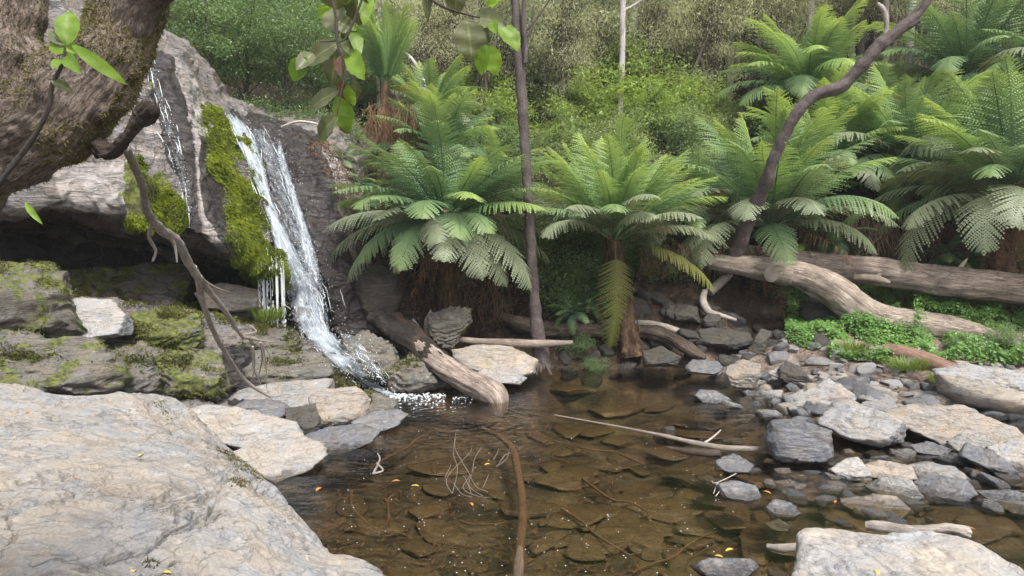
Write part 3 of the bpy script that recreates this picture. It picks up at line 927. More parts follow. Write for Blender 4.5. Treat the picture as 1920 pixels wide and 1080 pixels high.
def outline_rock(name, poly, Y, depth, mat, label, cat='rock', seed=0, cuts=5, lv=6, rough=0.045, top=(0.75, 0.8), blocky=0.45, group=None, moss=0.0, embed=0.0):
    """silhouette polygon (photo pixels) given real thickness and facets at its own distance"""
    r = np.random.default_rng(seed + 100)
    poly = np.array(poly, float)
    c = (poly.min(0) + poly.max(0)) / 2
    C0 = at(c[0], c[1], Y)
    view = C0 - np.array([0, 0, CAMZ])
    dist = np.linalg.norm(view)
    view /= dist
    right = np.cross(view, [0, 0, 1]); right /= np.linalg.norm(right)
    up = np.cross(right, view)
    sc = dist / FPX * (dist / Y) ** 0
    q = (poly - c) * np.array([1, -1]) * sc
    # dense outline -> radial function
    dq = np.vstack([q, q[:1]])
    dense = np.vstack([dq[i] + (dq[i + 1] - dq[i]) * np.linspace(0, 1, 40, endpoint=False)[:, None] for i in range(len(q))])
    an = np.arctan2(dense[:, 1], dense[:, 0])
    rr = np.hypot(dense[:, 0], dense[:, 1])
    o = np.argsort(an)
    an, rr = an[o], rr[o]
    D, F = ICO[lv]
    ph = np.arctan2(D[:, 2], D[:, 0])
    base = np.interp(ph, np.concatenate([an - 2 * np.pi, an, an + 2 * np.pi]), np.tile(rr, 3))
    rho = np.hypot(D[:, 0], D[:, 2])
    rp = np.power(np.clip(rho, 0, 1), blocky)
    dy = np.sign(D[:, 1]) * np.power(np.abs(D[:, 1]), 0.7)
    L = np.stack([rp * base * np.cos(ph), dy * depth / 2, rp * base * np.sin(ph)], 1)
    ext = (q.max(0) - q.min(0)) / 2
    size = np.array([ext[0], depth / 2, ext[1]])
    # facets
    pl = [(np.array([r.uniform(-.15, .15), -top[0], 0.8]), top[1] * 0.8 * ext[1])]
    for i in range(cuts):
        a = r.uniform(-1.2, 1.2)
        n = np.array([math.sin(a), -math.cos(a), r.uniform(-0.35, 0.5)])
        n /= np.linalg.norm(n)
        ex = np.abs(n * size).sum()
        pl.append((n, ex * r.uniform(0.62, 0.82)))
    for n, h in pl:
        ln = np.linalg.norm(n)
        d = L @ n / ln
        s = np.where(d > h / ln, (h / ln) / np.maximum(d, 1e-6), 1.0)
        L = L * (1 - (1 - s) * 0.96)[:, None]
    m = float(size.mean())
    dirn = L / (np.linalg.norm(L, axis=1, keepdims=True) + 1e-9)
    if moss > .1: rough = max(rough, .075)
    q = fbm(L / m * np.array([.7, .7, 1.0]), 3, seed + 4) * 3 + L[:, 2] / m * (3.6 if moss > .1 else 2.2) + L[:, 0] / m * r.uniform(-.8, .8)
    st = q - np.floor(q)
    lay = np.where(st < .75, st / .75, (1 - st) / .25) - .5
    nz = fbm(L / m * 1.6, 4, seed) * rough * m * 2 + (np.abs(fbm(L / m * np.array([1.5, 1.5, 4]), 4, seed + 1)) - .2) * rough * m * 1.8 + fbm(L / m * 7, 3, seed + 8) * rough * m * .5 + lay * rough * m * (1.5 if moss > .1 else .9)
    L = L + dirn * nz[:, None]
    W = C0 + L[:, :1] * right + L[:, 1:2] * view + L[:, 2:3] * up
    if moss > .1: MOSSY.append((W, dirn[:, :1] * right + dirn[:, 1:2] * view + dirn[:, 2:3] * up, moss))
    return tag(MB().add(W, F, moss=moss).build(name, mat), label, cat, group)


OR = outline_rock
MOSSY = []
# --- left side
OR('boulder', [(-60, 500), (-10, 498), (60, 505), (92, 520), (104, 555), (108, 590), (120, 622), (60, 625), (-60, 600)], 7.9, 1.0, M['mossrock'], 'big square boulder with brown moss at the left edge below the cave', seed=1, lv=6, moss=0.5, top=(.5, .9))
OR('ledge_rock', [(-80, 640), (0, 628), (90, 645), (150, 650), (175, 690), (200, 720), (170, 742), (60, 735), (-80, 740)], 7.25, 1.0, M['mossrock'], 'layered rock with olive moss behind the pale shelf at the left edge', seed=2, lv=6, moss=0.45, top=(.8, .65))
OR('ledge_rock', [(108, 575), (150, 562), (200, 572), (232, 605), (228, 628), (190, 632), (130, 640), (105, 610)], 8.35, 0.7, M['pale'], 'white streaked rock slab just right of the square mossy boulder', seed=3, top=(.9, .6))
OR('mossy_rock', [(262, 590), (300, 582), (365, 592), (372, 640), (340, 655), (275, 650)], 8.95, .6, M['mossrock'], 'green mossy block on the ledge directly under the hanging dead branch', seed=4, moss=0.62)
OR('mossy_rock', [(190, 668), (262, 652), (300, 670), (300, 735), (240, 745), (195, 735)], 7.9, .7, M['mossrock'], 'brownish mossy block at the back edge of the pale shelf', seed=5, moss=0.35)
OR('mossy_rock', [(296, 668), (350, 660), (402, 668), (420, 715), (412, 745), (350, 742), (300, 738)], 8.1, .6, M['mossrock'], 'dark green moss covered block behind the pale shelf', seed=6, moss=0.55)
OR('tan_rock', [(375, 548), (420, 532), (478, 545), (484, 578), (440, 584), (385, 575)], 10.2, .5, M['tan'], 'tan rock lying at the cave mouth left of the waterfall', seed=7)
OR('mossy_rock', [(500, 615), (548, 620), (560, 650), (540, 665), (480, 662), (470, 630)], 10.0, .5, M['mossrock'], 'small mossy rock beside the foot of the waterfall', seed=8, moss=.4)
OR('dark_rock', [(300, 500), (340, 512), (345, 560), (300, 575), (230, 568), (100, 550), (95, 512), (200, 505)], 10.2, .8, M['mossrock'], 'long mossy rock in the shadow at the back of the cave', seed=9, moss=.5, lv=6)
OR('dark_rock', [(455, 672), (480, 655), (600, 662), (622, 690), (610, 712), (560, 715), (470, 722)], 9.3, .7, M['mossrock'], 'dark wet flat topped block left of the lower cascade', seed=10, moss=.3, lv=6, top=(.8, .6))
OR('pale_rock', [(430, 745), (480, 722), (560, 715), (620, 718), (618, 745), (560, 770), (450, 775)], 8.5, .8, M['pale'], 'low pale rock under the tips of the hanging roots', seed=11, rough=.05, top=(.9, .5))
OR('pale_rock', [(584, 745), (612, 728), (668, 726), (692, 752), (688, 790), (640, 806), (592, 800)], 8.15, .6, M['tan'], 'squarish tan block at the left shore of the pool', seed=12)
OR('mossy_rock', [(660, 735), (700, 738), (745, 752), (740, 782), (690, 790), (655, 770)], 8.7, .5, M['mossrock'], 'mossy rock at the water where the cascade enters the pool', seed=13, moss=.35)
OR('pale_rock', [(345, 765), (400, 758), (480, 775), (545, 800), (556, 822), (520, 845), (470, 850), (410, 822), (360, 790)], 7.25, .8, M['shelf'], 'long pale rock rounded at its right end beside the dark moss patch', seed=14, lv=6, blocky=.6, top=(.9, .55))
OR('pale_rock', [(440, 842), (500, 828), (560, 818), (600, 842), (604, 862), (570, 890), (515, 908), (480, 890)], 6.6, .7, M['shelf'], 'blueish white rock dipping into the pool beside the big shelf', seed=15, lv=6, blocky=.6, top=(.9, .6))
OR('wet_rock', [(565, 815), (620, 800), (670, 798), (710, 812), (690, 835), (640, 852), (595, 850)], 7.35, .5, M['slate'], 'wet blue grey rock at the left waterline', seed=16, top=(.9, .5))
OR('wet_rock', [(660, 790), (700, 772), (745, 768), (765, 780), (745, 798), (700, 815)], 7.9, .45, M['slate'], 'small wet grey rock ending the left shore', seed=17, top=(.9, .5))
OR('dark_rock', [(540, 765), (590, 760), (600, 800), (580, 822), (540, 800)], 7.7, .5, M['darkrock'], 'dark gap stone between the pale left shore rocks', seed=18)
OR('dark_rock', [(422, 770), (465, 748), (520, 755), (548, 775), (505, 792), (440, 790)], 7.75, .5, M['slate'], 'wet dark stone in the seam between the long pale rock and the ledges', seed=19, top=(.9, .6))
# --- foot of the fall
OR('wet_boulder', [(640, 640), (690, 620), (735, 650), (752, 690), (735, 715), (690, 712), (660, 690)], 10.2, .8, M['mossrock'], 'wet mossy boulder splashed by the cascade', seed=20, moss=.25, lv=6)
OR('wet_boulder', [(722, 700), (770, 665), (800, 690), (822, 720), (790, 738), (735, 735)], 9.9, .6, M['mossrock'], 'triangular mossy rock under the burnt log', seed=21, moss=.3)
OR('dark_rock', [(800, 680), (840, 690), (850, 728), (800, 738), (785, 710)], 10.1, .5, M['darkrock'], 'dark stone between the mossy rock and the flat tan slab', seed=22)
OR('dark_rock', [(672, 510), (715, 490), (745, 520), (752, 570), (735, 600), (690, 600), (665, 560)], 11.4, .6, M['darkrock'], 'dark upright rock on the bank right of the waterfall', seed=23)
OR('wet_boulder', [(560, 575), (582, 580), (582, 605), (566, 615), (548, 600)], 10.6, .3, M['slate'], 'small dark rock poking through the falling water', seed=24)
OR('wet_boulder', [(610, 665), (645, 668), (650, 700), (622, 708), (605, 690)], 9.9, .4, M['mossrock'], 'dark green stone at the left edge of the cascade', seed=25, moss=.4)
# --- behind the burnt log
OR('pointed_rock', [(802, 590), (850, 572), (880, 580), (882, 605), (862, 630), (845, 655), (828, 650), (806, 632)], 10.9, .5, M['mossrock'], 'heart shaped tan boulder standing behind the burnt log', seed=26, lv=6, moss=.15)
OR('pointed_rock', [(766, 615), (775, 596), (792, 620), (798, 640), (775, 628)], 10.7, .2, M['pale'], 'small pointed grey stone leaning on the burnt log', seed=27)
OR('pointed_rock', [(796, 600), (808, 578), (812, 590), (804, 640), (794, 630)], 11.0, .2, M['tan'], 'narrow upright stone touching the heart shaped boulder', seed=28)
OR('flat_slab', [(845, 655), (905, 645), (960, 650), (1008, 675), (1004, 700), (965, 712), (925, 700), (880, 690), (850, 672)], 10.6, .9, M['tan'], 'flat tan slab at the back shore beside the burnt log', seed=29, lv=6, top=(1.0, .6))
OR('flat_slab', [(905, 690), (960, 700), (990, 708), (975, 722), (930, 718), (890, 705)], 10.1, .5, M['pale'], 'lower pale slab at the waterline right of the burnt log', seed=30)
# --- right bank, main rocks
OR('grey_boulder', [(1440, 830), (1452, 795), (1500, 792), (1548, 805), (1553, 850), (1535, 862), (1500, 870), (1460, 866)], 6.95, .55, M['slate'], 'square dark grey boulder standing where the stick meets the stones', seed=31, lv=6, top=(.3, .95), cuts=4)
OR('grey_boulder', [(1545, 800), (1570, 765), (1600, 757), (1650, 775), (1685, 790), (1680, 810), (1645, 830), (1590, 822)], 7.5, .8, M['pale'], 'pale humped boulder with a dark hollow right of the square grey one', seed=32, lv=6, rough=.05)
OR('flat_slab', [(1680, 790), (1730, 772), (1800, 765), (1870, 790), (1890, 808), (1880, 830), (1830, 828), (1785, 838), (1730, 815)], 7.55, 1.0, M['tan'], 'broad tan slab lying among the right bank stones', seed=33, lv=6, top=(.9, .7))
OR('lens_boulder', [(1782, 715), (1840, 722), (1910, 735), (1950, 745), (1940, 765), (1890, 768), (1820, 762), (1788, 745)], 8.45, .8, M['tan'], 'smooth lens shaped boulder at the right edge under a flat slab', seed=34, lv=6, rough=.015, blocky=.7, cuts=0, top=(.5, 1.2))
OR('flat_slab', [(1782, 705), (1830, 692), (1900, 695), (1960, 705), (1960, 738), (1900, 730), (1830, 722), (1788, 716)], 9.0, .9, M['pale'], 'pale layered slab resting on the lens shaped boulder', seed=35, lv=6)
OR('pale_rock', [(1364, 690), (1392, 676), (1422, 682), (1424, 705), (1408, 727), (1375, 725), (1362, 715)], 9.9, .45, M['tan'], 'upright angular tan rock at the back right corner of the pool', seed=36, cuts=4)
OR('dark_rock', [(1462, 695), (1475, 677), (1500, 690), (1518, 712), (1515, 725), (1480, 722), (1464, 712)], 9.8, .4, M['darkrock'], 'leaning brown grey rock behind the pale stones', seed=37)
OR('pale_rock', [(1476, 750), (1510, 738), (1550, 712), (1590, 735), (1600, 755), (1570, 775), (1500, 770)], 9.0, .7, M['pale'], 'wide grey peaked rock at the middle of the right bank', seed=38, lv=6)
OR('wet_rock', [(1304, 745), (1312, 732), (1345, 733), (1372, 750), (1350, 757), (1315, 756)], 9.3, .4, M['slate'], 'small pale blue stone standing alone in the pool', seed=39)
OR('pale_rock', [(1681, 712), (1700, 700), (1740, 696), (1760, 712), (1750, 728), (1690, 728)], 9.9, .5, M['slate'], 'rounded grey rock beside the grass tuft and the red log', seed=40)
OR('pale_rock', [(1605, 748), (1650, 742), (1700, 742), (1712, 760), (1680, 772), (1620, 765)], 8.9, .5, M['pale'], 'flat pale rock on the bank left of the lens boulder', seed=41)
OR('pale_rock', [(1690, 745), (1750, 735), (1795, 745), (1790, 765), (1720, 770)], 8.75, .6, M['pale'], 'low pale slab just left of the lens boulder', seed=42)
OR('wet_rock', [(1342, 868), (1375, 852), (1410, 868), (1405, 884), (1370, 888), (1345, 880)], 6.55, .35, M['slate'], 'wet grey stone left of the square grey boulder', seed=43)
OR('wet_rock', [(1347, 915), (1372, 904), (1412, 908), (1424, 928), (1400, 942), (1360, 938)], 5.95, .3, M['slate'], 'dark flat topped stone alone in the shallows', seed=44)
OR('pale_rock', [(1440, 955), (1455, 940), (1480, 942), (1497, 958), (1485, 972), (1450, 974)], 5.6, .25, M['slate'], 'small rounded grey stone above the submerged gravel', seed=45)
OR('wet_rock', [(1437, 985), (1460, 973), (1484, 985), (1475, 996), (1447, 996)], 5.4, .2, M['slate'], 'tiny wet stone in front of the rounded grey one', seed=46)
OR('pale_rock', [(1560, 885), (1590, 862), (1605, 858), (1625, 880), (1628, 900), (1570, 898)], 6.45, .4, M['pale'], 'pointed pale rock right of the square grey boulder', seed=47)
OR('pale_rock', [(1585, 945), (1640, 930), (1670, 928), (1692, 945), (1680, 970), (1630, 972), (1590, 955)], 5.75, .45, M['tan'], 'wedge shaped grey rock in the creek behind the front slab', seed=48, lv=6)
OR('pale_rock', [(1632, 920), (1660, 900), (1700, 900), (1728, 935), (1700, 942), (1650, 930)], 6.05, .4, M['pale'], 'light smooth stone behind the wedge shaped rock', seed=49)
OR('pale_rock', [(1630, 880), (1650, 868), (1700, 870), (1710, 892), (1680, 900), (1636, 898)], 6.35, .4, M['tan'], 'blocky tan stone in the middle of the creek', seed=50)
OR('pale_rock', [(1706, 885), (1740, 870), (1780, 872), (1802, 890), (1800, 900), (1730, 900)], 6.4, .4, M['pale'], 'smooth rounded stone in the creek near the right edge', seed=51, blocky=.7)
OR('wet_rock', [(1728, 915), (1745, 898), (1800, 898), (1818, 918), (1800, 938), (1750, 930)], 6.0, .4, M['slate'], 'wet blue grey stone split by a ridge', seed=52)
OR('wet_rock', [(1814, 865), (1825, 842), (1860, 850), (1905, 885), (1895, 896), (1850, 880)], 6.6, .35, M['slate'], 'sloping grey slate plate near the right edge', seed=53)
OR('pale_rock', [(1870, 850), (1900, 836), (1960, 838), (1960, 890), (1905, 880), (1880, 868)], 6.8, .5, M['pale'], 'pale block cut by the right edge of the picture', seed=54)
OR('pale_rock', [(1790, 835), (1810, 818), (1850, 825), (1868, 845), (1830, 852), (1800, 850)], 7.1, .4, M['pale'], 'small light wedge under the broad tan slab', seed=55)
OR('wet_rock', [(1638, 818), (1650, 793), (1690, 795), (1688, 825), (1650, 835)], 7.3, .3, M['slate'], 'small pointed grey stone left of the broad tan slab', seed=56)
OR('wet_rock', [(1715, 840), (1740, 830), (1775, 838), (1765, 854), (1725, 852)], 7.0, .25, M['slate'], 'small flat wet stone in front of the broad tan slab', seed=57)
OR('wet_rock', [(1300, 1068), (1330, 1052), (1400, 1044), (1414, 1056), (1395, 1078), (1330, 1086)], 4.6, .3, M['slate'], 'black wet stone at the bottom edge left of the front slab', seed=58, lv=6, moss=-1)
OR('wet_rock', [(1850, 935), (1900, 925), (1960, 935), (1960, 960), (1900, 962)], 5.8, .4, M['slate'], 'low wet stone at the right edge behind the front slab', seed=59)
#OR('front_slab', [(1488, 1100), (1512, 1002), (1560, 996), (1640, 1004), (1700, 1000), (1770, 1006), (1830, 1030), (1960, 1090), (1960, 1190), (1480, 1190)], 4.05, 1.1, M['shelf'], 'large pale flat topped slab in the bottom right corner', seed=60, lv=6, rough=.012, cuts=0, top=(2.4, .93), blocky=.25)
# big flat slab in the bottom right corner: top sheet folded down over its edges
top_ = [
    [S_(1508, 1001, .34), S_(1560, 996, .36), S_(1640, 1004, .36), S_(1700, 999, .37), S_(1775, 1006, .37), S_(1835, 1030, .37), S_(1900, 1062, .36), S_(1990, 1100, .36)],
    [S_(1504, 1040, .34), S_(1560, 1035, .36), S_(1640, 1038, .36), S_(1710, 1036, .37), S_(1790, 1040, .37), S_(1860, 1062, .37), S_(1940, 1090, .36), S_(2040, 1130, .36)],
    [S_(1494, 1090, .33), S_(1560, 1085, .35), S_(1640, 1088, .36), S_(1720, 1085, .36), S_(1810, 1090, .36), S_(1900, 1110, .36), S_(1990, 1135, .35), S_(2090, 1180, .35)],
    [S_(1480, 1200, .30), S_(1560, 1210, .32), S_(1640, 1220, .33), S_(1730, 1225, .33), S_(1830, 1230, .33), S_(1930, 1240, .33), S_(2040, 1260, .33), S_(2160, 1300, .33)],
    [S_(1440, 1420, .26), S_(1550, 1450, .28), S_(1650, 1470, .28), S_(1750, 1480, .28), S_(1870, 1480, .28), S_(2000, 1490, .28), S_(2150, 1500, .28), S_(2300, 1520, .28)],
]
top_ = [[r[0] + [-.05, 0, -.5], r[0] + [-.03, 0, -.10], r[0]] + r[1:] + [r[-1] + [.05, .03, -.5]] for r in top_]
top_ = [[q + np.array([0, .07, -.5]) for q in top_[0]], [q + np.array([0, .03, -.08]) for q in top_[0]]] + top_ + [[q + np.array([0, -.03, -.5]) for q in top_[-1]]]


def fs_disp(P, s):
    Q = P @ np.array([[2.2, .2, 0], [.5, .8, 0], [0, 0, 1.0]])
    q = fbm(Q * 1.3, 4, s + 1) * 4
    st = q - np.floor(q)
    return fbm(P * 1.5, 3, s) * .03 + np.where(st < .8, st / .8, (1 - st) / .2) * .012 + fbm(P * 9, 4, s) * .012 + (np.abs(fbm(P * 4, 4, s + 3)) - .2) * .03


V, Nn, shp = patch(top_, 300, 300, fs_disp, 4.0)
if Nn[len(Nn) // 2, 2] < 0: V, Nn, shp = patch(top_, 300, 300, fs_disp, 4.0, flip=True)
tag(MB().add(V, grid_faces(*shp)).build('front_slab', M['shelf']), 'large pale flat topped slab in the bottom right corner', 'rock')
# --- far bank under the logs
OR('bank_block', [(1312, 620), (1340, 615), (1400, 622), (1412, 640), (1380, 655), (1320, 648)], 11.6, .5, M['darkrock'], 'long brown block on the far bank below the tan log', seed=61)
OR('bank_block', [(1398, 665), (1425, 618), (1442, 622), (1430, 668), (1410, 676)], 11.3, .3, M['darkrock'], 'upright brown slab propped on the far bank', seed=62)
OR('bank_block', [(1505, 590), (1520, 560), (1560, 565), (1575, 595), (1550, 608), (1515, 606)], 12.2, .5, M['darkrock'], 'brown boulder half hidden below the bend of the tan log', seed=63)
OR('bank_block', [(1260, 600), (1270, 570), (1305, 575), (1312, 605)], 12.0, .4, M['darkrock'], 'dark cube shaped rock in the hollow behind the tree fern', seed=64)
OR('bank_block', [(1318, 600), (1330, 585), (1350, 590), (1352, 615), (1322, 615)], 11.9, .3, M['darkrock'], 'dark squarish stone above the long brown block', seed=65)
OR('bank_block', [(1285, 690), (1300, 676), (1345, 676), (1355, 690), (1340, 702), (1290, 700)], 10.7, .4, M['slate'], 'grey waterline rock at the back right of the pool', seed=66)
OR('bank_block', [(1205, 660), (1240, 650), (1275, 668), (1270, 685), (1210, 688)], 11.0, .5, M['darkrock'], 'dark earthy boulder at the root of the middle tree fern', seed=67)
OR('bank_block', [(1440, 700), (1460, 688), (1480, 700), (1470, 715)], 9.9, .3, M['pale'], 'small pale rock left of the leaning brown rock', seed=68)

mb = MB()
for W, Nw, ms in MOSSY:
    up_ = sstep(-.2, .7, Nw[:, 2]) * .6 + .4
    wgt = sstep(.12 - ms * .35, .30 - ms * .3, fbm(W * 2.6, 4, 61)) * up_ + 1e-9
    tufts(mb, W, Nw, wgt, int(2600 * ms / .4), .035, .009, int(ms * 100) + len(mb.V), hang=.1)
tag(mb.build('rock_moss', M['mossdark']), 'olive moss cushions on the boulders below the cave', 'moss', kind='stuff')
# --- repeated loose stones (individual copies of a dozen shapes)
r_ = np.random.default_rng(11)


def proto_rocks(name, mats, n, seed, flat=0.3, dims=(1, .8, .6), lv=4):
    P = []
    for i in range(n):
        V, F = hull_rock(seed + i, np.array(dims) * r_.uniform(.8, 1.15, 3), lv=lv, flat=flat, rough=.04)
        ob = MB().add(V, F, moss=0.0).build(name, mats[i % len(mats)], origin=(0, 0, 0), link=False)
        P.append(ob)
    return P


def drop(P, pos, s, label, cat, group, rz=None, tilt=.25):
    o = P[r_.integers(len(P))].copy()
    o.location = tuple(pos)
    o.scale = (s, s * r_.uniform(.8, 1.2), s * r_.uniform(.75, 1.1))
    o.rotation_euler = (r_.uniform(-tilt, tilt), r_.uniform(-tilt, tilt), r_.uniform(0, 6.28) if rz is None else rz)
    C.objects.link(o)
    return tag(o, label, cat, group)


def tz(x, y):
    i = min(max(int(np.searchsorted(xs, x)) - 1, 0), len(xs) - 2)
    j = min(max(int(np.searchsorted(ys, y)) - 1, 0), len(ys) - 2)
    f, g = (x - xs[i]) / (xs[i + 1] - xs[i]), (y - ys[j]) / (ys[j + 1] - ys[j])
    return float(Z[i, j] * (1 - f) * (1 - g) + Z[i + 1, j] * f * (1 - g) + Z[i, j + 1] * (1 - f) * g + Z[i + 1, j + 1] * f * g)


PB = proto_rocks('bank_stone', [M['pale'], M['slate'], M['tan'], M['pale'], M['slate']], 10, 300)
cnt = 0
big_px = [(1440, 680, 50), (1540, 700, 60), (1570, 690, 55), (1620, 700, 70), (1650, 720, 60), (1450, 745, 60), (1430, 765, 50), (1400, 745, 45), (1420, 725, 50), (1590, 780, 70), (1660, 770, 70), (1720, 800, 60), (1900, 790, 70), (1905, 815, 60),
          (1860, 775, 60), (1500, 780, 50), (1480, 770, 60), (1530, 775, 55), (1840, 810, 60), (1905, 850, 60), (1560, 840, 60), (1580, 850, 50), (1455, 720, 40), (1395, 770, 40), (1345, 690, 50), (1520, 690, 50), (1640, 690, 60), (1570, 730, 70), (1730, 745, 60), (1650, 750, 70),
          (1250, 672, 50), (1340, 660, 50), (1375, 660, 50), (1440, 655, 55), (1470, 650, 50), (1390, 690, 40), (1670, 830, 50), (1600, 840, 60), (1500, 745, 60), (1540, 755, 60), (1600, 700, 75), (1560, 712, 60), (1650, 695, 60), (1630, 735, 70), (1690, 775, 60), (1740, 765, 60), (1800, 790, 70), (1870, 830, 60), (1580, 760, 60), (1480, 705, 45), (1530, 725, 60), (1610, 768, 50), (1765, 740, 50), (1420, 700, 40), (1900, 770, 60), (1460, 760, 44), (1670, 735, 50), (1500, 765, 55)]
for px, py, w in big_px:
    p = atz(px, py, 0.05)
    zt = tz(p[0], p[1])
    p = atz(px, py, max(zt, -.03) + .02)
    s = w / FPX * p[1]
    drop(PB, [p[0], p[1], max(tz(p[0], p[1]), -.12) + .02], s, 'pale angular stone packed among others on the right bank', 'rock', 'stones packed on the right bank')
for i in range(95):
    px, py = r_.uniform(1290, 1960), r_.uniform(668, 860)
    if px < 1400 and py > 730: continue
    if px < 1480 and py > 790: continue
    p = atz(px, py, 0.0)
    zt = tz(p[0], p[1])
    s = r_.uniform(18, 46) / FPX * p[1]
    drop(PB, [p[0], p[1], max(zt, -.06) + .01], s, 'small pale stone filling gaps on the right bank', 'stone', 'small stones filling the right bank')
for i in range(115):
    px, py = r_.uniform(1400, 1960), r_.uniform(650, 728)
    p = atz(px, py, 0.12)
    zt = tz(p[0], p[1])
    if zt < -.02 or zt > .5: continue
    drop(PB, [p[0], p[1], zt + .01], r_.uniform(14, 30 + 28 * r_.random()) / FPX * p[1], 'stone half buried in the soil of the upper right bank', 'stone', 'stones half buried in the upper bank')
PW = proto_rocks('creek_stone', [M['slate'], M['slate'], M['pale'], M['tan']], 6, 340, flat=.5, dims=(1, .8, .45))
for px, py, w in [(1470, 882, 45), (1440, 905, 30), (1545, 855, 30), (1455, 800, 40), (1375, 762, 40), (1440, 778, 50), (1650, 860, 40), (1685, 850, 40), (1700, 835, 34), (1590, 925, 30), (1560, 893, 40), (1520, 885, 26), (1770, 858, 60), (1800, 862, 60), (1730, 855, 40), (1620, 825, 40), (1870, 905, 60), (1860, 950, 50), (1890, 880, 40), (1280, 688, 30), (1262, 690, 24), (1230, 690, 28), (1410, 882, 34), (1560, 870, 34)]:
    p = atz(px, py, 0.0)
    s = w / FPX * p[1] * 1.1
    drop(PW, [p[0], p[1], -.03 * s], s, 'wet stone just breaking the surface of the shallow creek', 'stone', 'stones breaking the creek surface')
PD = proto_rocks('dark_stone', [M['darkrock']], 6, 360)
for i in range(70):
    px, py = r_.uniform(1430, 1950), r_.uniform(835, 985)
    if py > 900 + (1960 - px) * .35: continue
    p = atz(px, py, 0.0)
    drop(PW, [p[0], p[1], -.02], r_.uniform(16, 58) / FPX * p[1], 'small stone in the shallow water of the right creek', 'stone', 'small stones in the creek shallows')
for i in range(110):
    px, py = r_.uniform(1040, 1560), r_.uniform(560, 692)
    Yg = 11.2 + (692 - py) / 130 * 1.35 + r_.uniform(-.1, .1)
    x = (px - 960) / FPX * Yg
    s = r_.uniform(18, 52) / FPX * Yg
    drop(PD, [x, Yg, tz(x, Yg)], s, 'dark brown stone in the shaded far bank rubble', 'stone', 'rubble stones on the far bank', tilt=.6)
# flat slates lying on the pool bed
for i in range(80):
    px, py = r_.uniform(1340, 1700), r_.uniform(676, 800)
    if px < 1340 + (py - 690) * 1.0: continue
    p = atz(px, py, 0.0)
    drop(PB, [p[0], p[1], max(tz(p[0], p[1]), -.05) + .01], r_.uniform(20, 54) / FPX * p[1], 'angular grey stone heaped near the back corner of the pool', 'stone', 'stones heaped by the pool corner')
PS = proto_rocks('submerged_stone', [M['bedrock']], 8, 380, flat=.9, dims=(1, .62, .12))
for i in range(210):
    px, py = r_.uniform(1000, 1900), r_.uniform(730, 1078) if i % 3 else r_.uniform(900, 1078)
    if i % 7 == 0: px = r_.uniform(600, 1000)
    p = atz(px, py, -.35)
    z = tz(p[0], p[1])
    if z > -.08: continue
    s = r_.uniform(30, 175) / FPX * p[1] * (1 if px > 1000 else .8)
    drop(PS, [p[0], p[1], z + .035], s, 'flat brown slate lying on the bed of the pool', 'stone', 'flat slates on the pool bed', tilt=.07)

# ------------------------------------------------------------------ waterfall
def raycast_cliff():
    from mathutils.bvhtree import BVHTree
    bpy.context.view_layer.update()
    dg = bpy.context.evaluated_depsgraph_get()
    trees = []
    for o in bpy.data.objects:
        if o.type == 'MESH' and o.name.split('.')[0] in ('cliff', 'rock_ledges', 'mossy_rock', 'wet_boulder', 'dark_rock', 'pale_rock', 'wet_rock', 'pool_water', 'rock_shelf', 'flat_slab', 'ledge_rock', 'boulder', 'front_slab', 'lens_boulder', 'grey_boulder'):
            me = o.data
            n = len(me.vertices)
            co = np.empty(n * 3, np.float32); me.vertices.foreach_get('co', co)
            co = co.reshape(-1, 3) + np.array(o.location)
            trees.append(BVHTree.FromPolygons(co.tolist(), [tuple(q.vertices) for q in me.polygons]))
    return trees


BVH = raycast_cliff()
CAMV = Vector((0, 0, CAMZ))


def hit(px, py, off=0.05, default=None):
    p = at(px, py, 10.0)
    d = (Vector(p) - CAMV).normalized()
    best = None
    for t in BVH:
        h = t.ray_cast(CAMV, d)
        if h[0] is not None and (best is None or h[3] < best[3]): best = h
    if best is None:
        return np.array(at(px, py, default or 11.0))
    return np.array(best[0] - d * off)


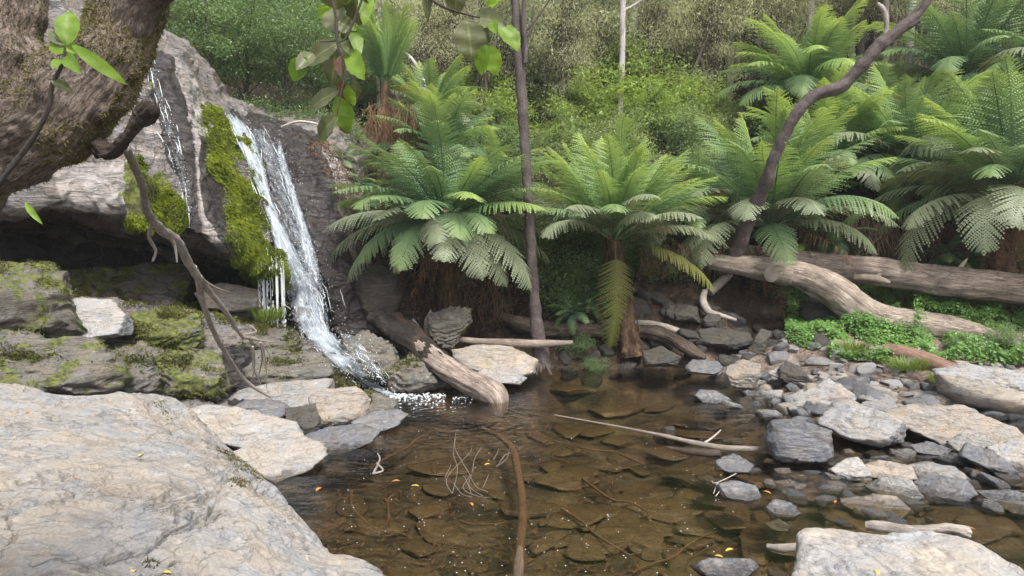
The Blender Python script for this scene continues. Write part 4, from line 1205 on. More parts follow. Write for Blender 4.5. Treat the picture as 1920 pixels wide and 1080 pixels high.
def stream(name, rows, parent, n_str, dens, seed, ns=46, off=0.06, ncol=9, label=None):
    """rows (px,py,half width px): a sheet that clings to the rock it is dropped on plus thin strands"""
    r = np.random.default_rng(seed)
    rows = crom(np.array(rows, float), ns)
    G = np.zeros((ns, ncol, 3))
    for i, (x, y, w) in enumerate(rows):
        for j in range(ncol):
            t = j / (ncol - 1) * 2 - 1
            G[i, j] = hit(x + t * w, y + t * w * .1, off)
    # falling water leaves the rock: no sudden jumps back, smooth along the fall
    D = np.linalg.norm(G - np.array([0, 0, CAMZ]), axis=2)
    Ds = D.copy()
    for _ in range(3):
        Ds[1:-1] = np.minimum(Ds[1:-1], (Ds[:-2] + Ds[2:]) / 2 * .6 + Ds[1:-1] * .4)
        Ds[1:-1] = (Ds[:-2] + Ds[1:-1] * 2 + Ds[2:]) / 4
        Ds[:, 1:-1] = (Ds[:, :-2] + Ds[:, 1:-1] * 2 + Ds[:, 2:]) / 4
    G = np.array([0, 0, CAMZ]) + (G - np.array([0, 0, CAMZ])) * (Ds / D)[..., None]
    L = np.concatenate([[0], np.cumsum(np.linalg.norm(np.diff(G[:, ncol // 2], axis=0), axis=1))])
    t = np.linspace(-1, 1, ncol)
    wm = np.interp(np.arange(ns), np.arange(ns), rows[:, 2]) / FPX * 11
    u = (t[None, :] * wm[:, None])
    edge = (1 - np.abs(t) ** 2.5)[None, :]
    ends = np.minimum(1, np.arange(ns) / 3)[:, None]
    d = dens * (0.35 + 0.65 * edge) * (0.6 + 0.4 * ends) - (1 - edge) * 0.30
    mb = MB()
    for k in range(2):
        Gk = crom(np.swapaxes(crom(G, ns * 3), 0, 1), ncol * 3)
        Gk = np.swapaxes(Gk, 0, 1)
        nr = fbm(Gk.reshape(-1, 3) * np.array([9, 9, 4]), 3, seed + k).reshape(Gk.shape[:2])
        Gk = Gk + (np.array([0, -1, 0.3]) * 0.07)[None, None] * (nr[..., None] + k * .7)
        uu = crom(np.swapaxes(crom(u, ns * 3), 0, 1), ncol * 3).T + k * 3.3
        dd = crom(np.swapaxes(crom(d, ns * 3), 0, 1), ncol * 3).T
        ww = np.repeat(np.interp(np.linspace(0, ns - 1, ns * 3), np.arange(ns), L)[:, None], ncol * 3, 1)
        mb.add(Gk.reshape(-1, 3), grid_faces(ns * 3, ncol * 3), u=uu.ravel(), w=ww.ravel(), d=dd.ravel())
    o = mb.build(name, M['fall'], parent)
    # strands
    sb = MB()
    for i in range(n_str):
        a = r.uniform(0, 0.93)
        ln = r.uniform(0.03, 0.12)
        i0, i1 = a * (ns - 1), min(a + ln, 1) * (ns - 1)
        tt = np.linspace(i0, i1, 9)
        j = np.clip(r.normal(0, .5), -.98, .98)
        jj = (j + 1) / 2 * (ncol - 1) + np.cumsum(r.normal(0, .10, 9))
        jj = np.clip(jj, 0, ncol - 1.01)
        ii = np.minimum(tt.astype(int), ns - 2)
        f = (tt - ii)[:, None]
        j0 = jj.astype(int)
        g = (jj - j0)[:, None]
        Pp = (G[ii, j0] * (1 - f) * (1 - g) + G[ii + 1, j0] * f * (1 - g) + G[ii, j0 + 1] * (1 - f) * g + G[ii + 1, j0 + 1] * f * g)
        Pp = Pp + np.array([0, -1, 0]) * r.uniform(0.02, .12)
        rr = r.uniform(0.002, 0.007) * np.sin(np.linspace(.15, math.pi - .1, 9))
        tube(sb, np.column_stack([Pp, rr]), n=9, seg=3, caps=False)
    if n_str: tag(sb.build('strands', M['foam'], parent), kind='stuff')
    # droplets
    nd = n_str * 9
    if nd:
        a = r.uniform(0, ns - 2, nd); b = np.clip(r.normal(0, .6, nd), -1.5, 1.5)
        ii = a.astype(int)
        c = (np.clip(b, -.99, .99) + 1) / 2 * (ncol - 1)
        j0 = np.minimum(c.astype(int), ncol - 2)
        f, g = (a - ii)[:, None], (c - j0)[:, None]
        Pd = (G[ii, j0] * (1 - f) * (1 - g) + G[ii + 1, j0] * f * (1 - g) + G[ii, j0 + 1] * (1 - f) * g + G[ii + 1, j0 + 1] * f * g)
        Pd = Pd + np.stack([(b - np.clip(b, -.99, .99)) * .25, -np.abs(r.normal(0.05, .08, nd)), r.normal(0, .03, nd)], 1)
        oct_ = np.array([[1, 0, 0], [-1, 0, 0], [0, 1, 0], [0, -1, 0], [0, 0, 1.8], [0, 0, -1.8]])
        of = np.array([[0, 2, 4], [2, 1, 4], [1, 3, 4], [3, 0, 4], [2, 0, 5], [1, 2, 5], [3, 1, 5], [0, 3, 5]])
        s = r.uniform(.002, .006, nd)
        Vd = (Pd[:, None] + oct_[None] * s[:, None, None]).reshape(-1, 3)
        Fd = (np.arange(nd)[:, None, None] * 6 + of[None]).reshape(-1, 3)
        tag(MB().add(Vd, Fd).build('droplets', M['foam'], parent), kind='stuff')
    return G


wf = empty('waterfall', atz(720, 738, 0), 'white waterfall running down the dark cliff into the pool', 'waterfall')
stream('main_stream', [(434, 214, 16), (457, 255, 28), (480, 310, 23), (500, 370, 15), (522, 430, 20), (545, 490, 34), (565, 550, 44), (585, 600, 40), (602, 640, 36)], wf, 60, 0.72, 1)
stream('side_stream', [(524, 262, 5), (532, 310, 13), (548, 360, 12), (566, 420, 16), (580, 480, 24), (592, 540, 26), (600, 600, 24)], wf, 24, 0.60, 2, ncol=5)
stream('thin_veil', [(478, 232, 30), (510, 300, 50), (535, 370, 55), (560, 450, 56), (580, 530, 60), (600, 610, 60)], wf, 24, 0.47, 3)
stream('cascade', [(596, 615, 34), (620, 650, 42), (648, 680, 38), (680, 708, 26), (712, 730, 26), (735, 740, 20)], wf, 60, 0.74, 4, off=.04)
stream('spray', [(545, 480, 34), (562, 530, 56), (575, 580, 62), (590, 625, 56)], wf, 40, 0.50, 9, off=.16)
stream('cascade_film', [(650, 625, 28), (668, 655, 32), (700, 690, 22), (730, 720, 16)], wf, 30, 0.50, 5, ncol=5, off=.04)
# curtain of drips from the mossy lip
mb = MB()
for i in range(34):
    px = r_.uniform(478, 534); py = 455 + (px - 482) * .8 + r_.uniform(-6, 20)
    p = at(px, py, 10.15 + (px - 482) * .003)
    ln = r_.uniform(.15, 1.0)
    tube(mb, [(*p, .002), (p[0], p[1], p[2] - ln * .5, .0035), (p[0], p[1], p[2] - ln, .0015)], n=8, seg=4, caps=False)
    for k in range(6):
        z = p[2] - ln - r_.uniform(0, .6)
        if z > .7: tube(mb, [(p[0], p[1], z, .004), (p[0], p[1], z - .04, .004)], n=2, seg=4, caps=False)
tag(mb.build('drips', M['foam'], wf), kind='stuff')
wf2 = empty('thin_trickle', at(350, 420, 9.2), 'thin white trickle over the black streak on the left cliff face', 'waterfall')
stream('trickle', [(278, 98, 12), (292, 150, 14), (305, 200, 18), (322, 250, 22), (340, 310, 20), (352, 370, 14), (352, 430, 12)], wf2, 25, 0.42, 6, ncol=5, off=.03)
# foam where the cascade meets the pool
mb = MB()
disc = np.array([[math.cos(a), math.sin(a), 0] for a in np.linspace(0, 2 * math.pi, 6, endpoint=False)])
df = np.array([[0, 1, 2, 3], [0, 3, 4, 5]])


def dots(n, fx, s0, s1, z=.008):
    for i in range(n):
        px, py = fx()
        p = atz(px, py, 0)
        s = r_.uniform(s0, s1)
        mb.add(np.vstack([disc * [s, s * .8, 0] + [p[0], p[1], z * .4], disc * [s * .5, s * .4, 0] + [p[0], p[1], z]])[:12],
               np.vstack([df + 6, [[i, (i + 1) % 6, 6 + (i + 1) % 6, 6 + i] for i in range(6)]]))


dots(200, lambda: (732 + 105 * r_.random() ** 2.2, 736 + abs(r_.normal(0, 5)) + 6 * r_.random()), .004, .02)
dots(110, lambda: (r_.normal(800, 50), 745 + abs(r_.normal(0, 9))), .004, .014)
dots(230, lambda: (r_.uniform(640, 1400), 760 + 320 * r_.uniform(0, 1) ** .8), .002, .0055, .003)
tag(mb.build('foam_bubbles', M['foam']), 'tiny white foam bubbles drifting on the pool', 'foam', kind='stuff')

# ------------------------------------------------------------------ logs and sticks
def log(name, rows, mat, label, cat='log', n=120, seg=36, rough=.10, freq=2.5, seed=0, grain=.12, parent=None, **k):
    mb = MB()
    tube(mb, pxpath(rows), n=n, seg=seg, rough=rough, freq=freq, seed=seed, grain=grain, **k)
    o = mb.build(name, M[mat], parent)
    return tag(o, label, cat) if parent is None else o


bl = empty('burnt_log', atz(930, 745, 0), 'burnt log with charred broken top sloping down into the pool', 'log')
log('trunk', [(752, 626, 10.55, 18), (770, 638, 10.4, 21), (820, 678, 10.0, 22), (865, 708, 9.65, 23), (905, 728, 9.4, 24), (930, 746, 9.27, 23), (936, 775, 9.27, 15)], 'log', '', parent=bl, n=200, seg=48, rough=.25, seed=3, grain=.2)
mb = MB()
tube(mb, pxpath([(700, 598, 10.95, 17), (722, 608, 10.8, 27), (750, 624, 10.6, 27), (785, 650, 10.3, 25), (815, 674, 10.05, 22.5), (845, 696, 9.84, 17)]), n=90, seg=40, rough=.45, freq=4, seed=8, grain=.3)
for a, b, c in [((712, 600), (722, 574), 6), ((700, 602), (690, 618), 8), ((728, 600), (738, 582), 5), ((735, 608), (748, 592), 4), ((705, 596), (708, 580), 5)]:
    tube(mb, pxpath([(*a, 10.85, c * 1.6), ((a[0] + b[0]) / 2 + 2, (a[1] + b[1]) / 2, 10.85, c), (*b, 10.85, c * .4)]), n=10, seg=9, rough=.4, freq=8, seed=int(a[0]))
tag(mb.build('charred_end', M['char'], bl), 'black burnt and splintered upper end')
log('tan_log', [(1350, 512, 12.35, 22), (1330, 490, 12.3, 14), (1372, 496, 12.2, 17), (1430, 505, 12.1, 22), (1500, 516, 12.0, 26), (1560, 543, 11.8, 29), (1610, 580, 11.6, 30), (1650, 600, 11.5, 29), (1710, 608, 11.4, 26), (1770, 617, 11.35, 24), (1830, 628, 11.4, 21), (1900, 652, 11.6, 16)][1:], 'logpale', 'bent tan log lying under the long grey log on the right bank', n=220, seg=48, seed=4, rough=.18, grain=.16)
TL = bpy.data.objects[-1] if False else [o for o in bpy.data.objects if o.name.startswith('tan_log')][0]
c0, c1 = at(1462, 518, 12.0), at(1445, 514, 11.62)
mb = MB()
tube(mb, [(*at(1470, 516, 11.95), .18), (*at(1455, 514, 11.75), .135), (*at(1446, 514, 11.66), .125)], n=16, seg=24, rough=.1, seed=3)
b = mb.build('branch_stub', M['logpale'])
b.parent = TL
b.matrix_parent_inverse = Matrix.Translation(TL.location).inverted()
b['label'] = 'sawn round stub with a cracked pale face'
log('grey_log', [(1385, 470, 13.0, 13), (1450, 484, 12.75, 20), (1550, 498, 12.5, 25), (1650, 510, 12.3, 27), (1780, 528, 12.1, 27), (1900, 540, 11.9, 28), (2080, 556, 11.7, 28)], 'log', 'long straight grey log reaching the right edge above the bramble', n=240, seg=48, seed=5, rough=.14, grain=.2)
GL = [o for o in bpy.data.objects if o.name.startswith('grey_log')][0]
mb = MB()
tube(mb, pxpath([(1600, 520, 12.1, 6), (1640, 522, 12.0, 7), (1668, 530, 11.95, 4)]), n=14, seg=10, rough=.2)
tube(mb, pxpath([(1640, 522, 12.0, 5), (1652, 514, 11.98, 3)]), n=6, seg=8)
b = mb.build('branch_stub', M['logpale']); b.parent = GL; b.matrix_parent_inverse = Matrix.Translation(GL.location).inverted()
mb = MB()
tube(mb, pxpath([(1796, 508, 12.2, 5), (1806, 494, 12.2, 3.5), (1814, 485, 12.2, 1.5)]), n=8, seg=8, rough=.2)
b = mb.build('branch_stub', M['palestick']); b.parent = GL; b.matrix_parent_inverse = Matrix.Translation(GL.location).inverted()
log('red_log', [(1655, 662, 10.5, 15), (1690, 664, 10.3, 17), (1740, 680, 10.0, 18), (1795, 702, 9.7, 17), (1850, 724, 9.4, 14)], 'logred', 'reddish rotten log running down behind the lens boulder', seed=6)
log('rotten_log', [(940, 592, 11.9, 8), (965, 605, 11.8, 14), (1010, 615, 11.75, 15), (1100, 620, 11.7, 14), (1160, 620, 11.75, 14)], 'logdark', 'split dark brown log lying behind the slender tree', seed=7, rough=.3, grain=.3)
log('rotten_log', [(1190, 622, 11.8, 14), (1230, 625, 11.6, 15), (1265, 638, 11.4, 13), (1300, 660, 11.2, 11), (1322, 672, 11.1, 7)], 'logdark', 'dark rotting log bending down to the shore right of the middle tree fern', seed=8, rough=.35, grain=.3)
log('grey_stick', [(1090, 608, 12.0, 8), (1180, 606, 12.0, 8), (1240, 612, 11.9, 7), (1300, 632, 11.8, 6)], 'deadwood', 'smooth grey limb lying along the top of the rotten logs', seed=9)
log('grey_stick', [(858, 636, 10.9, 5), (900, 640, 10.85, 6), (960, 643, 10.8, 8), (1020, 644, 10.8, 7), (1074, 642, 10.8, 4)], 'log', 'flat weathered pole lying over the tan slab at the back shore', seed=10, n=60, seg=14)
log('curved_root', [(1322, 545, 12.2, 5), (1318, 565, 12.1, 7), (1330, 585, 12.0, 7), (1352, 592, 11.9, 5), (1380, 600, 11.9, 3)], 'deadwood', 'hooked grey root curling under the log on the far bank', seed=11, n=40, seg=12)
log('curved_root', [(1330, 548, 12.4, 9), (1350, 530, 12.5, 9), (1370, 512, 12.5, 8)], 'deadwood', 'short thick grey root under the left end of the tan log', seed=12, n=30, seg=12)
log('driftwood', [(1624, 985, 5.05, 9), (1660, 988, 4.98, 11), (1720, 994, 4.9, 9), (1780, 990, 4.9, 8), (1815, 1000, 4.9, 11)], 'deadwood', 'twisted dark driftwood behind the big front slab', seed=13, n=90, seg=22, rough=.4, grain=.4, freq=7)
log('driftwood', [(1438, 1024, 4.75, 5), (1470, 1028, 4.7, 9), (1512, 1022, 4.7, 6)], 'deadwood', 'short flat piece of driftwood at the left corner of the front slab', seed=14, n=50, seg=16, rough=.3)
log('floating_stick', [(1040, 778, 8.0, 1.2), (1150, 798, 7.6, 2), (1240, 816, 7.35, 3.5), (1310, 832, 7.2, 5), (1360, 840, 7.1, 6), (1445, 842, 7.05, 5)], 'logpale', 'long pale stick reaching from the pool to the square grey boulder', seed=15, n=90, seg=14, rough=.3)
log('floating_stick', [(1250, 838, 7.15, 2), (1290, 846, 7.05, 6), (1350, 851, 7.0, 7)], 'logdark', 'short dark stick floating just below the long pale one', seed=16, n=40, seg=12, rough=.4)
log('floating_stick', [(1318, 832, 7.2, 2.5), (1334, 822, 7.2, 2), (1352, 806, 7.2, 1)], 'palestick', 'thin twig sticking up from the long pale stick', seed=17, n=12, seg=8)


# submerged curved branch, top end deep, near end touching the surface
def wlog(name, rows, mat, label, n=90, seg=20, **k):
    mb = MB()
    P = []
    for px, py, z, rp in rows:
        p = atz(px, py, z)
        P.append([*p, rp / FPX * p[1]])
    tube(mb, P, n=n, seg=seg, rough=.08, **k)
    return tag(mb.build(name, M[mat]), label, 'branch')


wlog('sunken_branch', [(905, 803, -.30, 3), (935, 818, -.25, 5), (960, 842, -.20, 7), (972, 890, -.15, 7.5), (980, 950, -.10, 8.5), (977, 1010, -.05, 9), (972, 1070, .0, 10), (970, 1120, .04, 11)], 'wetstick', 'long curved reddish branch just under the water in the middle of the pool')
SB = [([(1090, 900), (1150, 935), (1210, 960), (1240, 1000), (1300, 1060), (1330, 1100)], 5), ([(860, 975), (900, 985), (950, 978), (1000, 970)], 5), ([(660, 920), (665, 960), (690, 985), (705, 990)], 4), ([(735, 925), (728, 960), (724, 985)], 5),
      ([(1180, 1075), (1260, 1045), (1320, 1000), (1400, 975)], 4), ([(1060, 955), (1120, 1000), (1180, 1040), (1210, 1080)], 5), ([(690, 880), (760, 840), (800, 812)], 6), ([(1210, 870), (1150, 850), (1060, 830), (1000, 815)], 4),
      ([(800, 930), (840, 955), (900, 965)], 3), ([(1050, 1000), (1060, 1050), (1055, 1090)], 4), ([(1270, 930), (1330, 905), (1400, 900)], 4), ([(640, 1000), (700, 1020), (760, 1060)], 3)]
for i, (pl, w) in enumerate(SB[:8]):
    wlog('sunken_stick', [(x + r_.normal(0, 3), y + r_.normal(0, 2), -.38 + .03 * (j % 2), w * (.62 - .08 * j)) for j, (x, y) in enumerate([q for a_, b_ in zip(pl, pl[1:] + [pl[-1]]) for q in (a_, ((a_[0] + b_[0]) / 2, (a_[1] + b_[1]) / 2))][:-1]) if w * (.62 - .08 * j) > .5], 'wetstick', 'brown stick lying on the bed of the pool under the water', n=30, seg=8)['group'] = 'sunken sticks on the pool bed'
# litter on the bed
mb = MB()
n = 2800
px = r_.uniform(540, 1500, n); py = 790 + 300 * r_.uniform(0, 1, n)
for i in range(n):
    p = atz(px[i], py[i], -.4)
    z = -.42
    a = r_.uniform(0, 6.28)
    L = abs(r_.normal(.03, .02)) + .01
    w = r_.uniform(.004, .014) if i % 4 else .003
    if i % 4 == 0: L *= 3
    d = np.array([math.cos(a), math.sin(a), r_.normal(0, .12)]) * L
    s = np.array([-math.sin(a), math.cos(a), 0]) * w
    mb.add([p * [1, 1, 0] - d, s, d, -s] if False else [np.array([p[0], p[1], z]) - d, np.array([p[0], p[1], z + .006]) + s, np.array([p[0], p[1], z]) + d, np.array([p[0], p[1], z + .006]) - s], [[0, 1, 2, 3]], v=r_.uniform(0, .55))
# lift onto the bed
V = np.concatenate(mb.V)
V[:, 2] += terr(V[:, 0], V[:, 1]) + .43 + .02
mb.V = [V]; F = np.concatenate(mb.F); mb.F = [F]; mb.A = {k: [np.concatenate(v)] for k, v in mb.A.items()}
tag(mb.build('sunken_litter', M['litter']), 'brown leaves and twigs covering the pool bed', 'leaf litter', kind='stuff')

# bare twig skeleton standing out of the water
mb = MB()
for pl in [[(848, 925), (858, 880), (850, 850), (855, 820)], [(848, 925), (838, 895), (880, 850), (884, 838)], [(880, 888), (862, 858), (852, 835), (856, 805)], [(886, 886), (890, 860), (903, 838)], [(884, 890), (868, 915), (895, 930), (922, 934)], [(884, 890), (880, 912), (905, 930)],
           [(834, 896), (842, 880), (846, 870)], [(850, 905), (865, 925), (885, 932)], [(905, 915), (912, 900), (916, 890)], [(935, 870), (945, 855), (960, 848)], [(925, 862), (932, 850), (935, 842)], [(880, 888), (893, 912), (915, 922)], [(930, 875), (950, 860), (955, 842)], [(872, 895), (880, 915), (884, 925)]]:
    P = []
    for k, (x, y) in enumerate(pl):
        p = atz(x, y, .01 + .02 * (k % 2) + .012 * k)
        P.append([*p, .0026 - .0004 * k])
    tube(mb, P, n=14, seg=5, rough=.2)
tag(mb.build('twig', M['deadwood']), 'bare white branching twig sticking out of the middle of the pool', 'twig')
mb = MB()
for pl in [[(1410, 870), (1395, 880), (1345, 905), (1335, 902)], [(1345, 905), (1338, 925)], [(1345, 905), (1350, 918), (1342, 930)]]:
    tube(mb, [[*atz(x, y, .02), .004] for x, y in pl], n=10, seg=5)
tag(mb.build('twig', M['palestick']), 'thin forked twig leaning by the flat dark stone in the shallows', 'twig')
mb = MB()
for pl in [[(700, 888), (712, 862), (708, 850)], [(700, 888), (718, 882), (706, 868)]]:
    tube(mb, [[*atz(x, y, .02 + .03 * k), .012 - .003 * k] for k, (x, y) in enumerate(pl)], n=10, seg=8, rough=.4)
tag(mb.build('broken_stick', M['deadwood']), 'small dark broken stick end poking out of the water near the left shore', 'stick')

# ------------------------------------------------------------------ trees near the camera
TR = pxpath([(-420, 900, 2.3, 150), (-330, 640, 2.2, 140), (-230, 470, 2.15, 120), (-120, 340, 2.1, 110), (-50, 220, 2.15, 100), (-22, 100, 2.2, 92), (5, 0, 2.25, 74), (20, -120, 2.3, 72), (60, -260, 2.3, 75)])
big = empty('gnarled_tree', at(-420, 900, 2.3), 'huge gnarled mossy tree trunk leaning in at the top left corner', 'tree')


def limb(name, path, seed, n=300, seg=110, mat='bark'):
    mb = MB()
    tube(mb, path, n=n, seg=seg, rough=.30, freq=8, seed=seed, grain=.12)
    o = mb.build(name, M[mat], big)
    return np.concatenate(mb.V)[:n * seg], (n, seg)


# 
va, sa = limb('trunk', TR, 1)
LB = pxpath([(-330, 470, 2.1, 110), (-180, 370, 2.0, 88), (-70, 300, 1.97, 84), (20, 262, 1.95, 84), (100, 220, 1.95, 86), (165, 150, 1.97, 80), (212, 85, 2.0, 60), (240, 20, 2.05, 56), (255, -60, 2.1, 62), (300, -160, 2.15, 55)])
vb, sb_ = limb('limb', LB, 2)
vc, sc_ = limb('limb', pxpath([(235, 50, 2.0, 42), (262, -8, 1.98, 42), (320, -45, 1.95, 34), (400, -90, 1.9, 26)]), 3, n=120, seg=60)
mb = MB()
tube(mb, pxpath([(185, 276, 1.97, 18), (210, 284, 1.93, 14), (236, 262, 1.89, 11), (254, 236, 1.87, 12), (268, 218, 1.86, 16), (284, 204, 1.85, 15), (291, 194, 1.85, 7)]), n=110, seg=30, rough=.75, freq=22, seed=4, grain=.35)
tube(mb, pxpath([(262, 222, 1.86, 7), (280, 212, 1.84, 7), (292, 190, 1.84, 3)]), n=30, seg=10, rough=.6, freq=30, seed=6)
mb.build('broken_stub', M['logdark'], big)
mb = MB()
for vv, ss, q, nn in ((va, sa, .35, 9000), (vb, sb_, .62, 26000)):
    G = vv.reshape(*ss, 3)
    Nn = grid_normals(G)
    cen = G.mean(1, keepdims=True)
    sg = np.sign((Nn * (G - cen)).sum(-1, keepdims=True))
    Nn = (Nn * sg).reshape(-1, 3)
    qx, qy = proj(vv)
    w = sstep(-.06, .22, fbm(vv * 6, 4, 31) + .18 * q) + 1e-6
    w *= np.where(vv is vb, 1, 1) * sstep(-.35, -.05, -np.abs(vv[:, 2] - 0) * 0 + 1)
    tufts(mb, vv, Nn, w, nn, 0.014, .0018, 41 + nn % 7, hang=.25, jit=.9)
tag(mb.build('moss', M['mossbark'], big), 'brown green moss tufts', kind='stuff')

dbr = empty('dead_branch', at(510, 745, 8.2), 'bare grey dead branch hanging from the mossy tree down to the ledges', 'branch')


def dlimb(rows, seed, name='limb', n=60, seg=16):
    mb = MB()
    rows = [(a, b_, c, d * .70) for a, b_, c, d in rows]
    tube(mb, pxpath(rows), n=n, seg=seg, rough=.28, freq=20, seed=seed, grain=.12)
    mb.build(name, M['deadwood'], dbr)


dlimb([(236, 278, 1.92, 10), (252, 312, 2.3, 10), (268, 352, 2.7, 10), (276, 398, 3.1, 11), (300, 428, 3.4, 12), (332, 452, 3.7, 12), (352, 490, 4.0, 11), (372, 522, 4.3, 10)], 1, n=140, seg=22)
dlimb([(372, 520, 4.3, 9), (376, 550, 4.6, 8), (388, 590, 5.0, 7), (405, 630, 5.4, 7), (425, 665, 5.8, 6), (448, 700, 6.2, 5), (470, 722, 6.4, 5), (508, 746, 6.6, 2)], 2, n=110)
dlimb([(368, 512, 4.3, 9), (392, 545, 4.6, 8), (420, 580, 4.9, 7), (440, 612, 5.2, 6), (456, 634, 5.4, 4)], 3)
dlimb([(284, 420, 3.3, 7), (280, 445, 3.35, 5), (292, 470, 3.4, 4), (286, 490, 3.4, 3)], 4, 'twig', 30, 10)
dlimb([(318, 440, 3.55, 5), (328, 462, 3.6, 4), (332, 492, 3.6, 2)], 5, 'twig', 30, 10)
dlimb([(366, 500, 4.2, 5), (382, 525, 4.4, 3.5), (412, 542, 4.5, 2), (432, 548, 4.6, 1)], 6, 'twig', 30, 8)
for i, pl in enumerate([[(450, 622), (470, 640), (478, 680), (472, 715)], [(456, 630), (480, 634), (500, 655), (516, 695)], [(456, 632), (488, 640), (498, 680), (500, 730)], [(470, 634), (500, 640), (525, 640)], [(455, 628), (480, 622), (470, 610)], [(474, 650), (476, 690), (490, 722)], [(488, 642), (492, 670), (486, 700)]]):
    dlimb([(x, y, 5.4 + k * .1, 3.2 - k * .8) for k, (x, y) in enumerate(pl)], 10 + i, 'root_tip', 24, 7)
dlimb([(262, 330, 2.4, 3), (284, 352, 2.5, 2.5), (286, 375, 2.6, 2), (276, 388, 2.6, 1)], 7, 'twig', 24, 7)


def leaf_geo(mb, base, tip, width, normal, fold=.25, curl=.15, n=14, serr=.04, v=.5):
    base, tip = np.array(base, float), np.array(tip, float)
    ax = tip - base
    L = np.linalg.norm(ax)
    ax /= L
    nm = np.array(normal, float)
    nm -= ax * nm.dot(ax)
    nm /= np.linalg.norm(nm) + 1e-9
    sd = np.cross(ax, nm)
    t = np.linspace(0, 1, n)
    prof = np.sin(np.pi * t ** .85) ** .8
    prof = prof * (1 + serr * np.where(np.arange(n) % 2, 1, -1))
    prof[0] = .03; prof[-1] = 0
    V, mid = [], []
    for i in range(n):
        c = base + ax * L * t[i] + nm * (-curl * L * (t[i] - .5) ** 2 * 2)
        for k in (-1, -.5, 0, .5, 1):
            V.append(c + sd * (k * width / 2 * prof[i]) + nm * (abs(k) * fold * width / 2 * prof[i]) + nm * .01 * math.sin(i * 1.3 + k * 2) * width * 3)
            mid.append(abs(k))
    mb.add(V, grid_faces(n, 5), v=v, mid=np.array(mid))


def pxleaf(parent, b, t, w, Y, mat, seed, name='leaf'):
    r = np.random.default_rng(seed)
    B, T = at(*b, Y), at(*t, Y + r.uniform(-.05, .05))
    mb = MB()
    leaf_geo(mb, B, T, w / FPX * Y, np.array([r.uniform(-.5, .5), -1, r.uniform(-.2, .6)]), fold=r.uniform(.1, .4), v=r.uniform(0, 1))
    return mb.build(name, M[mat], parent)


sp = empty('leafy_sprig', at(0, 352, 1.6), 'young sprig with bright serrated leaves growing in front of the mossy trunk', 'sprig')
mb = MB()
tube(mb, pxpath([(-20, 372, 1.62, 5), (15, 322, 1.6, 5), (60, 262, 1.58, 5), (90, 205, 1.56, 4.5), (98, 160, 1.55, 4), (118, 118, 1.54, 3.5), (122, 88, 1.54, 2)]), n=60, seg=10, rough=.2, freq=30)
mb.build('stem', M['bgbark'], sp)
for i, (b, t, w, mt) in enumerate([((124, 82), (132, 18), 42, 'leaf_new'), ((122, 92), (162, 92), 34, 'leaf_new'), ((118, 98), (92, 76), 26, 'leaf_new'), ((118, 100), (148, 134), 26, 'leaf_new'), ((116, 110), (98, 128), 20, 'leaf_new'), ((132, 82), (238, 158), 24, 'leaf_new'), ((96, 150), (138, 172), 18, 'leaf_old'), ((120, 82), (90, 56), 24, 'leaf_old')]):
    pxleaf(sp, b, t, w, 1.54, mt, 50 + i)
pxleaf(sp, (45, 378), (78, 420), 12, 1.55, 'leaf_new', 70)
hb = empty('leafy_branch', at(640, -60, 1.5), 'hanging branch with many grey green and bright leaves at the top, left of centre', 'branch')
mb = MB()
for rows in ([(600, -60, 1.5, 3), (628, 20, 1.5, 3), (632, 78, 1.5, 2.5), (648, 130, 1.5, 2), (640, 170, 1.5, 1.5), (632, 215, 1.5, 1.2)], [(700, -60, 1.5, 3), (655, 60, 1.5, 2), (634, 80, 1.5, 1.5)], [(630, 76, 1.5, 2), (600, 78, 1.5, 1.5)]):
    tube(mb, pxpath(rows), n=40, seg=7, rough=.2, freq=40)
mb.build('stem', M['bgbark'], hb)
HL = [((625, -25), (632, 20), 34, 'leaf_old'), ((665, -30), (672, 50), 38, 'leaf_old'), ((690, -20), (682, 44), 20, 'leaf_new'), ((630, 10), (632, 66), 34, 'leaf_old'), ((602, 10), (616, 35), 24, 'leaf_new'), ((634, 40), (660, 55), 22, 'leaf_old'), ((640, 62), (686, 84), 24, 'leaf_old'),
      ((632, 78), (572, 122), 28, 'leaf_old'), ((630, 78), (600, 108), 18, 'leaf_new'), ((630, 82), (622, 160), 30, 'leaf_old'), ((640, 80), (676, 108), 20, 'leaf_old'), ((650, 90), (682, 148), 26, 'leaf_new'), ((660, 40), (675, 105), 18, 'leaf_new'), ((640, 98), (638, 142), 18, 'leaf_brown'), ((636, 150), (656, 198), 18, 'leaf_brown'),
      ((574, 108), (546, 152), 26, 'leaf_new'), ((588, 98), (555, 130), 20, 'leaf_old'), ((632, 168), (576, 206), 24, 'leaf_old'), ((632, 182), (656, 250), 28, 'leaf_new'), ((634, 212), (658, 252), 22, 'leaf_old'), ((630, 216), (594, 262), 24, 'leaf_old'), ((626, 222), (600, 268), 22, 'leaf_new'), ((655, 100), (668, 145), 16, 'leaf_old'), ((650, 160), (664, 200), 18, 'leaf_new'), ((665, 150), (668, 190), 14, 'leaf_old'), ((660, -30), (640, 10), 20, 'leaf_new')]
for i, (b, t, w, mt) in enumerate(HL):
    lf = pxleaf(hb, b, t, w * 1.45, 1.5 + .02 * (i % 5), mt, 100 + i)
    if mt == 'leaf_brown': lf['label'] = 'withered brown leaf'
hb2 = empty('leafy_branch', at(800, -60, 1.7), 'hanging twig with a few broad leaves at the top beside the slender tree', 'branch')
mb = MB()
tube(mb, pxpath([(740, -60, 1.7, 3), (810, 0, 1.7, 2.5), (850, 20, 1.7, 2), (900, 33, 1.7, 1.6)]), n=30, seg=7, rough=.2, freq=40)
mb.build('stem', M['bgbark'], hb2)
